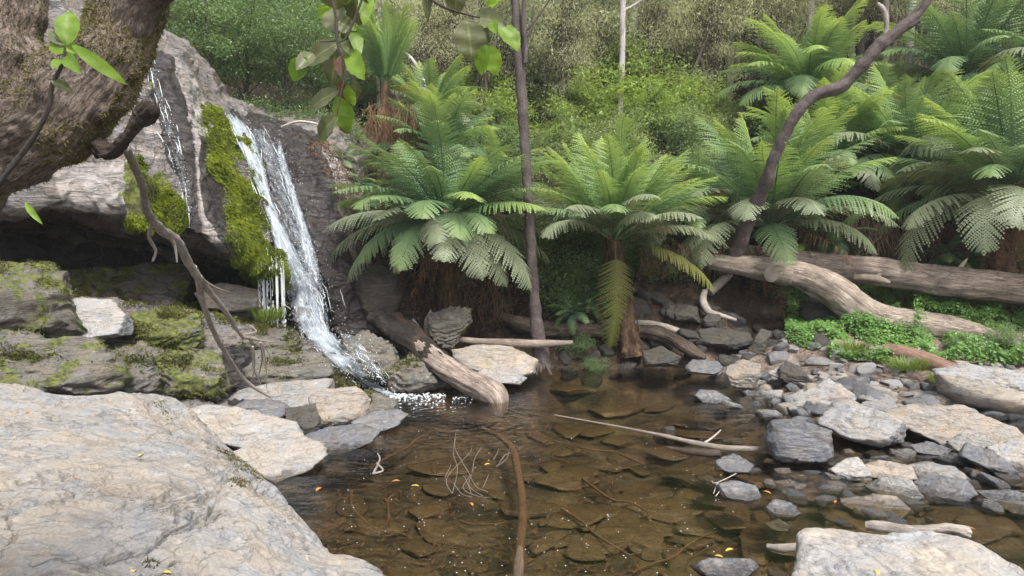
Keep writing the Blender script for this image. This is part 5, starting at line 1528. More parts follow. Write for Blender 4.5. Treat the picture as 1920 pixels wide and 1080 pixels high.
for i, (b, t, w, mt) in enumerate([((876, 34), (886, 116), 48, 'leaf_old'), ((902, 36), (908, 96), 28, 'leaf_old'), ((888, 30), (948, 46), 30, 'leaf_old'), ((938, 46), (974, 94), 30, 'leaf_new'), ((908, 84), (900, 142), 24, 'leaf_new'), ((914, 84), (932, 142), 28, 'leaf_new'), ((858, -28), (852, 32), 30, 'leaf_old'), ((925, -30), (924, 16), 30, 'leaf_new'), ((800, -30), (802, 40), 14, 'leaf_old'), ((920, 34), (930, 62), 16, 'leaf_new')]):
    pxleaf(hb2, b, t, w * 1.3, 1.7 + .02 * (i % 4), mt, 140 + i)

st = empty('slender_tree', at(1012, 668, 11.0), 'slender straight tree with purplish bark standing at the back shore', 'tree')
mb = MB()
tube(mb, pxpath([(1020, 690, 11.0, 16), (1012, 650, 11.0, 14), (1005, 600, 11.0, 12), (998, 500, 11.0, 10), (992, 400, 11.0, 9.5), (986, 300, 11.0, 9), (978, 180, 11.0, 9.5), (970, 60, 11.0, 9), (962, -60, 11.0, 8), (950, -200, 11.0, 7)]), n=200, seg=18, rough=.22, freq=9)
mb.build('trunk', M['thintrunk'], st)
mb = MB()
tube(mb, pxpath([(985, 118, 10.9, 4), (986, 90, 10.9, 4), (982, 40, 10.9, 4.5), (985, -40, 10.9, 4)]), n=30, seg=9, rough=.3)
tube(mb, pxpath([(982, 60, 10.9, 3), (1002, 40, 10.9, 2), (1030, 0, 10.9, 1.5)]), n=20, seg=7)
tube(mb, pxpath([(984, 72, 10.9, 2.5), (996, 55, 10.9, 2), (1000, 10, 10.9, 1.5)]), n=20, seg=7)
mb.build('side_branch', M['thintrunk'], st)
mb = MB()
for i in range(14):
    a = r_.uniform(-1, 1)
    tube(mb, pxpath([(1014 + a * 6, 665, 11.0 - .05 * abs(a), 4), (1014 + a * 22, 685, 10.9, 3), (1014 + a * 42, 700 + r_.uniform(-4, 4), 10.8, 1.2)]), n=12, seg=6, rough=.3)
mb.build('roots', M['thintrunk'], st)
lt = empty('leaning_dead_tree', at(1380, 475, 12.3), 'bare dark leaning trunk curving up to the top right behind the logs', 'tree')
mb = MB()
tube(mb, pxpath([(1376, 480, 12.3, 16), (1392, 440, 12.1, 14), (1415, 385, 11.8, 13), (1436, 345, 11.55, 12), (1450, 300, 11.4, 10), (1472, 250, 11.3, 10), (1500, 205, 11.2, 11), (1528, 180, 11.2, 11), (1580, 160, 11.2, 11), (1615, 125, 11.15, 11), (1650, 85, 11.1, 12), (1700, 45, 11.1, 10), (1735, 8, 11.1, 7), (1760, -20, 11.1, 3)]), n=240, seg=20, rough=.3, freq=7, grain=.15)
mb.build('trunk', M['thintrunk'], lt)
mb = MB()
tube(mb, pxpath([(1690, 55, 11.1, 7), (1712, 46, 11.05, 5), (1724, 38, 11.0, 2)]), n=14, seg=8, rough=.3)
tube(mb, pxpath([(1700, 42, 11.1, 5), (1725, 10, 11.05, 4), (1740, -12, 11.0, 2)]), n=14, seg=8, rough=.3)
mb.build('branch', M['thintrunk'], lt)
mb = MB()
tube(mb, pxpath([(1657, 78, 11.1, 4), (1662, 50, 11.1, 4), (1658, 22, 11.1, 5), (1645, 6, 11.1, 3)]), n=20, seg=8, rough=.35)
mb.build('branch', M['deadwood'], lt)

# ------------------------------------------------------------------ tree ferns
def frond_mesh(bend, seed, npin=36, wid=.185, droop=.30, dead=False, e1=1.7):
    """unit frond along +X, arching down; serrated pinnae both sides"""
    r = np.random.default_rng(seed)
    k = 60
    s = np.linspace(0, 1, k)
    ang = -bend * s ** e1
    ds = 1 / (k - 1)
    x = np.concatenate([[0], np.cumsum(np.cos(ang[:-1]) * ds)])
    z = np.concatenate([[0], np.cumsum(np.sin(ang[:-1]) * ds)])
    y = .04 * np.sin(s * 3 + seed) * s
    P = np.stack([x, y, z], 1)
    mb = MB()
    tube(mb, np.column_stack([P[::4], .0068 * (1 - .85 * s[::4])]), n=22, seg=5, caps=False, v=.1, s=.0)
    V, F, vv, sv = [], [], [], []
    m = 0
    nt_ = 9
    for i in range(npin):
        t = .16 + .84 * (i + .5) / npin
        a = np.interp(t, s, ang)
        c = np.array([np.interp(t, s, x), np.interp(t, s, y), np.interp(t, s, z)])
        T = np.array([math.cos(a), 0, math.sin(a)])
        U = np.array([-math.sin(a), 0, math.cos(a)])
        L = wid * (math.sin(math.pi * min(1, .10 + .90 * (t - .05)) ** .9) ** .75) * r.uniform(.9, 1.08)
        if t > .9: L *= (1 - t) / .1 * .9 + .1
        hw = .88 / npin * .50 * (1 if not dead else .5)
        for sd in (-1, 1):
            if dead and r.random() < .3: continue
            fw = math.radians(r.normal(68 - 28 * t, 3))
            D = np.array([0, sd * math.sin(fw), 0]) + T * math.cos(fw)
            dr = droop * r.uniform(.6, 1.4) + (.8 * r.random() if dead else 0)
            q = np.linspace(0, 1, nt_ + 1)
            line = c[None] + D[None] * (q * L)[:, None] - U[None] * (dr * L * q ** 1.8)[:, None] - np.array([0, 0, .06 * L])[None] * (q ** 2)[:, None]
            W = np.cross(U, D)
            W /= np.linalg.norm(W)
            for j in range(nt_):
                a0, a1 = line[j], line[j + 1]
                h = hw * (1 - .75 * (j / nt_) ** 1.5) * 1.25
                mid = a0 * .35 + a1 * .65 + (line[min(j + 1, nt_)] - a0) * .35
                for g in (-1, 1):
                    ap = mid + W * g * h + U * (.10 * h)
                    V += [a0, a1, ap]
                    F.append((m, m + 1, m + 2))
                    m += 3
                    vv += [.3 + .7 * r.random()] * 3
                    sv += [t, t, t]
    mb.add(np.array(V), np.array(F), v=np.array(vv), s=np.array(sv))
    return mb


BENDS = [.15, .5, .9, 1.3, 1.8, 2.4]
FM = {}
for mat in ('fern', 'fern_light', 'fern_pale', 'fern_old', 'dead'):
    FM[mat] = []
    if mat in ('fern', 'fern_light', 'fern_pale'): bs = [(b, i) for i, b in enumerate(BENDS)] + [(b * 1.12 + .1, i + 20) for i, b in enumerate(BENDS)]
    else: bs = [(.35, 1), (.9, 2), (1.5, 3)]
    for b, sd in bs:
        if mat in ('fern_light', 'fern_pale'):
            src = [o for (bb, o) in FM['fern'] if abs(bb - b) < 1e-6][0]
            me = src.data.copy()
            me.materials[0] = M[mat]
            o = bpy.data.objects.new('frond', me)
        else:
            o = frond_mesh(b, sd, dead=(mat == 'dead'), wid=.185 if mat != 'dead' else .08).build('frond' if mat != 'dead' else 'dead_frond', M[mat], origin=(0, 0, 0), link=False)
        FM[mat].append((b, o))


def add_frond(parent, loc, az, el, L, bend, mat, roll=0.0, r=r_, wide=1.0):
    c = sorted(FM[mat], key=lambda q: abs(q[0] - bend) + r.uniform(0, .12))[0][1]
    o = c.copy()
    o.parent = parent
    o.location = tuple(np.array(loc) - np.array(parent.location))
    o.rotation_euler = Euler((roll, -el, az), 'XYZ')
    o.scale = (L, L * wide, L)
    C.objects.link(o)
    return o


def fern(px, py, Y, L, n, label, el=(75, 15), bend=(.5, 1.6), light=.5, pale=.15, ndead=6, base=None, trad=.13, seed=0, az=None, wide=1.0, group=None, old=0.0, name='tree_fern', cat='fern', skirt=True):
    r = np.random.default_rng(seed + 500)
    top = at(px, py, Y)
    if base is None:
        gz = tz(top[0], top[1] + .1)
        bs = np.array([top[0], top[1] + .1, min(gz, top[2] - .3) - .1])
    else:
        bs = at(*base)
    t = empty(name, bs, label, cat, group)
    mb = MB()
    if trad > 0:
        mid = (top + bs) / 2 + [r.normal(0, .03), 0, 0]
        tube(mb, [[*bs, trad * 1.35], [*(bs * .7 + mid * .3), trad * 1.05], [*mid, trad * .85], [*top, trad * .75], [*(top + [0, 0, .06]), trad * .3]], n=70, seg=26, rough=.35, freq=9, seed=seed, grain=.3)
        # fibres
        H = top[2] - bs[2]
        for i in range(70 if H > .6 else 30):
            a = r.uniform(0, 6.28); f = r.uniform(0, 1)
            p = bs + (top - bs) * f + np.array([math.cos(a), math.sin(a), 0]) * trad * (1.1 - .25 * f)
            l = r.uniform(.08, .3)
            tube(mb, [[*p, .008], [*(p + np.array([math.cos(a) * .05, math.sin(a) * .05, -l * .5])), .006], [*(p + np.array([math.cos(a) * .04, math.sin(a) * .04, -l])), .002]], n=5, seg=4, caps=False, al=r.random(), ar=r.random() * 6)
        mb.build('trunk', M['trunkfern'], t)
    n = int(n * 1.45)
    for i in range(n):
        f = (i + .5) / n
        e = math.radians(el[0] + (el[1] - el[0]) * f + r.normal(0, 5))
        a = i * 2.39996 + r.normal(0, .15) if az is None else r.uniform(*az)
        b = bend[0] + (bend[1] - bend[0]) * f + r.normal(0, .12)
        mt = 'fern_light' if r.random() < light * (1.3 - f) else 'fern'
        if f > .55 and r.random() < pale * 2: mt = 'fern_pale'
        if f > .8 and r.random() < old: mt = 'fern_old'
        add_frond(t, top + [math.cos(a) * trad * .5, math.sin(a) * trad * .5, 0], a, e, L * r.uniform(.85, 1.08), max(b, .1), mt, r.normal(0, .18), r, wide)
    for i in range(min(ndead, 3) if n > 20 else 0):
        a = r.uniform(0, 6.28)
        add_frond(t, top, a, math.radians(r.uniform(-5, 35)), L * r.uniform(.7, .95), r.uniform(.9, 1.6), 'dead' if r.random() < .6 else 'fern_old', r.normal(0, .5), r)
    for i in range(ndead):
        a = r.uniform(0, 6.28)
        add_frond(t, top + [math.cos(a) * trad * .6, math.sin(a) * trad * .6, -.03], a, math.radians(r.uniform(-82, -35)), L * r.uniform(.5, .8), r.uniform(.3, 1.4), 'dead', r.normal(0, .5), r)
    return t


r_ = np.random.default_rng(77)
f1 = fern(832, 408, 11.5, 1.92, 52, 'wide drooping tree fern left of the slender tree, above the burnt log', el=(54, -16), bend=(.5, 1.3), light=.15, pale=.35, ndead=8, trad=.17, seed=1, wide=1.15, base=(850, 610, 11.9))
f2 = fern(1150, 450, 11.7, 1.86, 44, 'fountain shaped tree fern in the middle with a slim upright trunk', el=(74, 26), bend=(.3, 1.25), light=.9, pale=.35, ndead=2, trad=.15, seed=2, base=(1186, 668, 11.5), wide=.95)
top2 = at(1150, 452, 11.6)
add_frond(f2, top2 + [0, -.16, 0], -math.pi / 2 + .06, math.radians(-84), 1.72, .35, 'fern_old', 0, wide=1.1)['label'] = 'yellowing frond hanging straight down over the trunk'
add_frond(f2, at(1195, 455, 11.4), math.radians(-28), math.radians(-12), 1.45, .9, 'fern_old', .2)['label'] = 'yellowing frond drooping to the right'
f3 = fern(1440, 430, 13.2, 2.45, 38, 'spreading tree fern behind the leaning dark trunk and above the tan log', el=(82, 10), bend=(.5, 1.6), light=.5, pale=.4, ndead=12, seed=3)
f4 = fern(1890, 375, 12.4, 2.5, 42, 'tall tree fern at the right edge above the grey log', el=(84, 0), bend=(.5, 1.6), light=.6, pale=.35, ndead=22, seed=4, trad=.2)
f5 = fern(1515, 178, 17.0, 2.25, 34, 'light green tree fern highest up behind the leaning dark trunk', el=(84, 8), bend=(.6, 1.6), light=.9, pale=.1, ndead=9, seed=5)
f6 = fern(1808, 160, 16.0, 2.6, 34, 'blue green tree fern in the top right corner', el=(80, 5), bend=(.6, 1.7), light=.2, pale=.2, ndead=16, seed=6)
f7 = fern(822, 296, 14.0, 1.5, 34, 'tree fern on the bank above the drooping one, left of the slender tree', el=(80, 5), bend=(.6, 1.7), light=.45, pale=.15, ndead=14, seed=7)
fern(722, 165, 14.6, 1.55, 15, 'narrow bright green fern standing upright above the waterfall bank', el=(88, 66), bend=(.2, .5), light=3, pale=0, ndead=3, seed=8)
fern(805, 215, 16.5, 1.5, 24, 'smaller fern between the upright bright one and the slender tree', el=(78, 10), bend=(.5, 1.5), light=.6, pale=.5, ndead=3, seed=9)
fern(1545, 325, 15.0, 2.1, 30, 'light tree fern behind the middle of the leaning dark trunk', el=(82, 5), bend=(.6, 1.7), light=.7, pale=.15, ndead=6, seed=10)
fern(1700, 310, 14.6, 2.2, 30, 'fern between the leaning dark trunk and the tall right edge fern', el=(80, 0), bend=(.6, 1.7), light=.5, pale=.15, ndead=10, seed=11)
fern(1250, 225, 19.0, 1.2, 20, 'small distant fern among the bushes above the middle tree fern', el=(75, 10), bend=(.5, 1.5), light=.6, pale=.5, ndead=3, seed=12)
fern(1990, 150, 15.0, 2.4, 26, 'fern cut by the right edge near the top', el=(78, 0), bend=(.5, 1.5), light=.2, pale=.3, ndead=10, seed=13)
fern(1295, 400, 13.6, 1.7, 16, 'drooping fern right behind the middle tree fern', el=(60, -10), bend=(.7, 1.6), light=.3, pale=.35, ndead=6, seed=14)
fern(935, 350, 13.2, 1.4, 16, 'dull green fern just behind the slender tree', el=(70, -20), bend=(.7, 1.6), light=.2, pale=.15, ndead=5, seed=15)
fern(1640, 250, 16.4, 1.9, 24, 'fern on the slope behind the others, under the light green top one', el=(75, 10), bend=(.4, 1.3), light=.5, pale=.15, ndead=4, seed=22)
for i, (px, py, Y, L, lb) in enumerate([(1075, 585, 11.7, .5, 'small low fern on the dark bank left of the middle tree fern'), (1120, 560, 11.9, .45, 'small fern touching the trunk of the middle tree fern'), (1770, 480, 12.9, .8, 'dark little fern above the grey log near the right edge'), (1570, 440, 12.9, .8, 'hanging dark fern above the grey log'), (668, 345, 13.0, .6, 'small fern on the bank right of the waterfall top'),
                                        (690, 415, 12.2, .5, 'little fern under the left fronds of the drooping tree fern'), (640, 300, 13.2, .5, 'small fern beside the lip of the waterfall'), (1500, 465, 13.0, .7, 'small fern in the shade behind the grey log')]):
    fern(px, py, Y, L, 12, lb, el=(60, -35), bend=(.7, 1.7), light=.15, pale=.1, ndead=0, trad=0, seed=30 + i, name='small_fern', wide=1.2)

# ------------------------------------------------------------------ forest on the slope
def crown_mb(seed, nleaf, ext, nclump, sig, ll, lw, hang=.3, hollow=.35, flatc=.6):
    r = np.random.default_rng(seed)
    d = r.normal(0, 1, (nclump, 3)); d /= np.linalg.norm(d, axis=1, keepdims=True)
    rad = (hollow + (1 - hollow) * r.random(nclump) ** .6) * (1 + .25 * r.normal(0, 1, nclump).clip(-1, 1))
    cc = d * rad[:, None] * np.array(ext)
    per = nleaf // nclump
    idx = np.repeat(np.arange(nclump), per)
    cs = r.uniform(.6, 1.4, nclump)
    off = r.normal(0, 1, (len(idx), 3)) * sig * cs[idx][:, None] * np.array([1, 1, flatc])
    P = cc[idx] + off
    n = len(P)
    D = r.normal(0, 1, (n, 3)) * [1, 1, .6] + [0, 0, -hang]
    D /= np.linalg.norm(D, axis=1, keepdims=True)
    S = np.cross(D, r.normal(0, 1, (n, 3)) * .6 + [0, 0, 1.0])
    S /= np.linalg.norm(S, axis=1, keepdims=True) + 1e-9
    l = (ll * r.uniform(.6, 1.4, n))[:, None]
    w = (lw * r.uniform(.6, 1.4, n))[:, None]
    V = np.stack([P - D * l / 2, P + S * w / 2, P + D * l / 2, P - S * w / 2], 1).reshape(-1, 3)
    cv = r.uniform(0, 1, nclump)
    v = np.clip(cv[idx] * .65 + r.uniform(0, .35, n), 0, 1)
    mb = MB().add(V, np.arange(4 * n).reshape(n, 4), v=np.repeat(v, 4))
    return mb, cc


def tree_proto(mat, seed, ext, h, nleaf, nclump, sig, ll, lw, bark='bgbark', trad=.05, stems=1, hang=.3, name='tree', **k):
    t = bpy.data.objects.new(name, None)
    mb, cc = crown_mb(seed, nleaf, ext, nclump, sig, ll, lw, hang, **k)
    cr = mb
    for Vv in cr.V: Vv[:, 2] += h
    t2 = cr.build('crown', M[mat], origin=(0, 0, 0), link=False)
    t2.parent = t
    r = np.random.default_rng(seed)
    tb = MB()
    for s in range(stems):
        a = r.uniform(0, 6.28)
        b = [math.cos(a) * .12 * s, math.sin(a) * .12 * s]
        lean = r.normal(0, .12, 2) * h
        tp = [lean[0], lean[1], h + ext[2] * .55]
        tube(tb, [[b[0], b[1], -.8, trad * 1.3], [b[0] * 1.2, b[1] * 1.2, h * .3, trad], [tp[0] * .5 + .04, tp[1] * .5, h * .7, trad * .8], [*tp, trad * .3]], n=26, seg=8, rough=.2, freq=4)
    for c in cc[::2]:
        z0 = max(.2, h + c[2] - abs(c[0]) * .6 - .3)
        z0 = min(z0, h + ext[2] * .4)
        tube(tb, [[0, 0, z0, trad * .3], [c[0] * .5, c[1] * .5, (z0 + c[2] + h) / 2 + .05, trad * .18], [c[0], c[1], c[2] + h, trad * .07]], n=7, seg=4, caps=False)
    t3 = tb.build('trunk', M[bark], origin=(0, 0, 0), link=False)
    t3.parent = t
    return t, [t2, t3]


TP = {
    'dark': [tree_proto('fol_dark', 900 + i, (1.5, 1.5, 1.6), 2.4, 16000, 90, .24, .075, .024, name='dense_tree') for i in range(2)],
    'mid': [tree_proto('fol_mid', 910 + i, (1.5, 1.5, 1.6), 2.3, 14000, 80, .24, .075, .026, stems=2, name='bushy_tree') for i in range(2)],
    'olive': [tree_proto('fol_olive', 920 + i, (1.4, 1.4, 2.2), 3.4, 15000, 110, .24, .085, .015, trad=.04, stems=3, hang=.9, name='slim_leaved_tree') for i in range(3)],
    'pale': [tree_proto('fol_hazed', 970 + i, (1.4, 1.4, 2.3), 3.6, 12000, 90, .24, .085, .015, bark='whitebark', trad=.035, stems=3, hang=.9, name='slim_leaved_tree') for i in range(2)],
    'pole': [tree_proto('fol_hazed' if i else 'fol_olive', 980 + i, (1.3, 1.3, 2.6), 7.5, 9000, 70, .26, .085, .016, bark=('bgbark', 'whitebark')[i], trad=.075, hang=.9, name='slender_forest_tree') for i in range(2)],
    'blue': [tree_proto('fol_blue', 930 + i, (1.9, 1.9, 1.5), 4.2, 17000, 90, .28, .05, .014, trad=.06, flatc=.3, name='feathery_tree') for i in range(2)],
    'bright': [tree_proto('fol_bright', 940 + i, (.7, .7, .7), .8, 4200, 34, .14, .085, .032, trad=.02, stems=3, name='bush') for i in range(2)],
    'under': [tree_proto('fol_dark', 950 + i, (.8, .8, .55), .5, 5200, 40, .17, .06, .026, trad=.015, stems=3, name='shrub') for i in range(2)],
    'under_mid': [tree_proto('fol_mid', 960 + i, (.8, .8, .6), .6, 5200, 40, .17, .06, .022, trad=.015, stems=3, name='shrub') for i in range(2)],
}


def plant(kind, x, y, s, label, cat='tree', group=None, z=None, sz=1.0):
    t, parts = TP[kind][r_.integers(len(TP[kind]))]
    o = t.copy()
    C.objects.link(o)
    o.location = (x, y, tz(x, y) if z is None else z)
    rz = r_.uniform(0, 6.28)
    o.rotation_euler = (0, 0, rz)
    o.scale = (s, s, s * sz)
    tag(o, label, cat, group)
    for q in parts:
        c = q.copy(); C.objects.link(c); c.parent = o
    return o


def plant_px(kind, px, Y, s, label, **k):
    return plant(kind, (px - 960) / FPX * Y, Y, s, label, **k)


# left slope above the cliff and the fall
for px, Y, s in [(330, 15.6, .9), (400, 15.0, .85), (470, 15.2, .8), (540, 15.0, .75), (600, 15.2, .7), (360, 18.5, 1.1), (480, 19, 1.2), (590, 18, 1.0), (660, 17.5, .8), (250, 17, 1.1), (430, 23, 1.5), (560, 24, 1.4)]:
    plant_px('dark', px, Y, s, 'dense dark green tree on the slope above the waterfall', group='dark trees above the waterfall')
for px, Y, s in [(310, 20, 1.3), (520, 21, 1.2), (640, 21, 1.1), (300, 26, 1.6), (690, 19.5, .8), (400, 30, 2.0), (620, 28, 1.7)]:
    plant_px('mid', px, Y, s, 'mid green bushy tree behind the dark trees above the waterfall', group='bushy trees above the waterfall')
for px, Y, s in [(420, 14.4, .9), (500, 14.6, .8), (560, 14.4, .9), (620, 14.5, .9), (650, 14.2, .7), (385, 14.3, .6), (690, 14.6, .8), (330, 14.3, .8), (620, 13.7, .6)]:
    plant_px('under', px, Y, s, 'low dark shrub behind the lip of the waterfall', cat='shrub', group='shrubs behind the waterfall lip')
# middle and right slope
for i in range(120):
    px = r_.uniform(660, 1900); Y = r_.uniform(17, 38)
    if 1400 < px and Y < 19: continue
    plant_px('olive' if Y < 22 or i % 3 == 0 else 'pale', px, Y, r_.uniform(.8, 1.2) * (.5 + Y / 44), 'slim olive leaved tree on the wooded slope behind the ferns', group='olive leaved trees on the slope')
for px, Y, s in [(1040, 21, 1.0), (1110, 23, 1.1), (1180, 22, 1.0), (1080, 27, 1.4), (990, 25, 1.1), (1240, 26, 1.2), (1130, 19, .8), (1200, 20, .8), (1020, 18.5, .7), (1290, 21, .9)]:
    plant_px('blue', px, Y, s, 'feathery blue green tree in the middle of the slope', group='feathery blue green trees')
for px, Y, s in [(1150, 17.5, 1.2), (1220, 17, 1.0), (1180, 19, 1.3), (940, 17.5, 1.0), (1100, 18, 1.0), (1300, 18, 1.1), (890, 19, 1.1), (1050, 17, .9)]:
    plant_px('bright', px, Y, s, 'fresh green bush in front of the olive trees', cat='bush', group='fresh green bushes on the slope')
for i in range(40):
    px = r_.uniform(680, 1960); Y = r_.uniform(14.5, 20)
    plant_px('under_mid' if i % 2 else 'under', px, Y, r_.uniform(.7, 1.2), 'leafy shrub filling the slope between the ferns', cat='shrub', group='shrubs between the ferns')
for px, Y, s in [(1050, 12.2, .7), (1090, 12.3, .7), (1030, 12.5, .8), (1110, 12.6, .7), (1240, 12.8, .6), (1000, 12.8, .6), (1330, 13.2, .6), (760, 13.3, .6), (1080, 11.6, .35), (1120, 11.35, .25), (1500, 12.8, .5), (1480, 13.3, .6), (1580, 13.3, .6), (960, 11.5, .3), (1060, 13.2, .9), (1010, 13.6, .9), (1120, 13.4, .9), (1180, 13.6, .9), (1240, 13.8, .9), (1300, 14, .9), (960, 13.8, .9), (1150, 12.9, .6), (1210, 13.0, .6), (1270, 13.3, .6), (1640, 12.3, .4), (1700, 12.6, .4), (1780, 12.4, .45), (1850, 12.5, .4), (1720, 11.2, .25), (1880, 11.0, .35), (1620, 11.5, .3), (1800, 10.9, .25)]:
    plant_px('under', px, Y, s, 'dark ivy like shrub on the shaded far bank', cat='shrub', group='ivy like shrubs on the far bank')
for i in range(60):
    px = r_.uniform(150, 1950); Y = r_.uniform(36, 62)
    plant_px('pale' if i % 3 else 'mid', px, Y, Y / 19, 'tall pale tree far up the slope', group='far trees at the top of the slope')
for i in range(45):
    px = r_.uniform(250, 1950); Y = r_.uniform(19, 40)
    plant_px('under_mid', px, Y, r_.uniform(1.3, 2.0) * Y / 24, 'round leafy bush under the trees high on the slope', cat='bush', group='bushes under the trees high on the slope')
for i in range(34):
    px = r_.uniform(560, 1720); Y = r_.uniform(16.5, 30)
    if abs(px - 1515) < 120 and Y < 18: continue
    plant_px('pole', px, Y, r_.uniform(.8, 1.2), 'tall slender tree with a bare thin trunk on the slope', group='tall slender trees on the slope', sz=1.1)
# pale gum trunks
for nm, px, p1, Y, rad, lb in [('gum_tree', 1166, 190, 17.5, 6.5, 'pale gum tree trunk standing high on the slope in the middle'), ('gum_tree', 1620, 80, 30, 8, 'faint grey gum trunk near the top right')]:
    g = empty(nm, at(px, p1, Y), lb, 'tree')
    mb = MB(); tube(mb, pxpath([(px - 10, p1 + 160, Y, rad), (px, 120, Y, rad * .85), (px + 2, 0, Y, rad * .8), (px + 8, -200, Y, rad * .7)]), n=50, seg=14, rough=.08)
    mb.build('trunk', M['whitebark'], g)
    mb = MB(); tube(mb, pxpath([(px + 4, 20, Y, 3), (px + 30, 5, Y, 2.4), (px + 80, -30, Y, 2)]), n=20, seg=7)
    mb.build('branch', M['whitebark'], g)
mb = MB()
tube(mb, pxpath([(742, 90, 17.5, 1.5), (770, 108, 17, 3), (790, 140, 16.8, 3), (800, 170, 16.5, 2)]), n=30, seg=8, rough=.2)
tag(mb.build('dead_limb', M['whitebark']), 'thin bleached limb crossing above the smaller fern', 'branch')
mb = MB()
tube(mb, pxpath([(528, 238, 13.2, 2), (560, 228, 13.1, 2.5), (595, 232, 13.0, 1.5)]), n=20, seg=8, rough=.2)
tag(mb.build('dead_limb', M['palestick']), 'thin pale stick lying at the top of the waterfall rock', 'branch')

# hanging dead fronds and root fibres under the fern crowns
def strands(name, box, Yr, n, ln, label, mat='litter', w=.006, kind='stuff'):
    mb = MB()
    for i in range(n):
        px, py = r_.uniform(box[0], box[2]), r_.uniform(box[1], box[3])
        p = at(px, py, r_.uniform(*Yr))
        l = r_.uniform(.4, 1.3) * ln
        a = r_.normal(0, .35)
        q = np.array([math.sin(a), r_.normal(0, .2), -abs(math.cos(a))])
        tube(mb, [[*p, w * .6], [*(p + q * l * .5 + [0, -.04, 0]), w], [*(p + q * l + [r_.normal(0, .08), 0, 0]), w * .3]], n=5, seg=3, caps=False, v=r_.random())
    tag(mb.build(name, M[mat]), label, 'dead foliage', kind=kind)


strands('hanging_litter', (1480, 400, 1960, 500), (12.5, 13.4), 900, .5, 'tangle of brown dead fronds hanging above the grey log')
strands('hanging_litter', (740, 470, 960, 590), (11.6, 12.2), 380, .55, 'brown fibres and roots under the drooping tree fern')
strands('hanging_litter', (690, 190, 780, 300), (13.4, 14.0), 450, .5, 'reddish brown dead fronds hanging above the bank right of the waterfall', mat='dead')
strands('hanging_litter', (1200, 455, 1440, 500), (12.2, 12.6), 600, .22, 'matted dead fern litter bridging behind the tan log')
# bramble
mb = MB()
n = 0
r = np.random.default_rng(5)
BX, BY = r.uniform(1480, 1990, 30000), r.uniform(10.2, 13.3, 30000)
BWX = (BX - 960) / FPX * BY
BP = np.stack([BWX, BY, BY * 0], 1)
BR = np.stack([.24 + .8 * fbm(BP * 1.5, 3, 4) + .15 * sstep(11, 12.5, BY), fbm(BP * 2.4, 3, 8), fbm(BP * 3, 2, 6), terr(BWX, BY)], 1)
while n < 30000:
    px, Y, x = BX[n], BY[n], BWX[n]
    if Y < 10.25 + max(0, 1640 - px) * .006: n += 1; continue
    P0 = np.array([x, Y, 0])
    hh = BR[n, 0]
    if px < 1720: hh = hh * .55
    if hh < .03 or BR[n, 1] < -.22: n += 1; continue
    z = BR[n, 3] + hh * r.uniform(.2, 1.0)
    c = np.array([x, Y, z])
    up = np.array([r.normal(0, .4), -.5 + r.normal(0, .3), 1.0]); up /= np.linalg.norm(up)
    e1 = np.cross(up, [r.normal(), r.normal(), .1]); e1 /= np.linalg.norm(e1)
    e2 = np.cross(up, e1)
    L = r.uniform(.02, .045) + .03 * (r.random() < .15)
    v = r.uniform(0, 1) * .5 + .5 * (BR[n, 2] + .5)
    V, F = [], []
    for k in range(3):
        a = k * 2.1
        d = e1 * math.cos(a) + e2 * math.sin(a)
        s = -e1 * math.sin(a) + e2 * math.cos(a)
        b = c + d * .008
        V += [b, b + d * L * .5 + s * L * .42 - up * .006, b + d * L - up * .01, b + d * L * .5 - s * L * .42 - up * .006]
        F.append([k * 4, k * 4 + 1, k * 4 + 2, k * 4 + 3])
    mb.add(V, F, v=min(max(v, 0), 1))
    n += 1
tag(mb.build('bramble', M['bramble']), 'bright green bramble leaves carpeting the bank under the logs on the right', 'ground cover', kind='stuff')


def grass_tuft(px, py, z, R, n, label, mat='grass', L=.16):
    p0 = atz(px, py, z)
    mb = MB()
    V, F, vv = [], [], []
    for i in range(n):
        a = r_.uniform(0, 6.28); q = R * math.sqrt(r_.random())
        b = p0 + [math.cos(a) * q, math.sin(a) * q, 0]
        o = np.array([math.cos(a) * r_.uniform(.1, .8), math.sin(a) * r_.uniform(.1, .8), 1.0]) * L * r_.uniform(.5, 1.2)
        s = np.array([-math.sin(a), math.cos(a), 0]) * .004
        k = len(V)
        V += [b - s, b + s, b + o * .6 + s * .8, b + o * .6 - s * .8, b + o + [o[0] * .7, o[1] * .7, -L * .3]]
        F.append([k, k + 1, k + 2, k + 3]); F.append([k + 3, k + 2, k + 4, k + 4])
        vv += [r_.random()] * 5
    F4 = np.array([f for f in F if f[3] != f[2]]); F3 = np.array([f[:3] for f in F if f[3] == f[2]])
    V = np.array(V)
    mb.add(V, F4, v=np.array(vv)); 
    mb.F.append(F3)
    return tag(mb.build('grass_tuft', M[mat]), label, 'grass')


grass_tuft(1700, 690, .35, .28, 420, 'dry yellow green grass tuft in front of the red log')
grass_tuft(1768, 718, .25, .16, 240, 'small grass tuft between the rounded grey rock and the lens boulder')
grass_tuft(1600, 655, .5, .2, 200, 'grass tuft beside the bramble left of the red log')
grass_tuft(30, 618, .75, .12, 120, 'small green plant under the square mossy boulder', mat='fol_bright', L=.10)
grass_tuft(10, 500, 1.35, .10, 60, 'few bright leaves on top of the square mossy boulder', mat='fol_bright', L=.08)
grass_tuft(505, 600, .95, .2, 260, 'green grass tuft beside the drip curtain of the waterfall', L=.25)

# fallen leaves on the shelf and the water
def fallen(px, py, z, L, mat, label, group, name='fallen_leaf', hitz=None):
    p = hitz if hitz is not None else atz(px, py, z)
    a = r_.uniform(0, 6.28)
    d = np.array([math.cos(a), math.sin(a), 0]) * L / 2
    mb = MB()
    leaf_geo(mb, p - d, p + d, L * .36, [0, 0, 1], fold=.3, curl=.2, v=r_.random())
    return tag(mb.build(name, M[mat]), label, 'leaf', group)


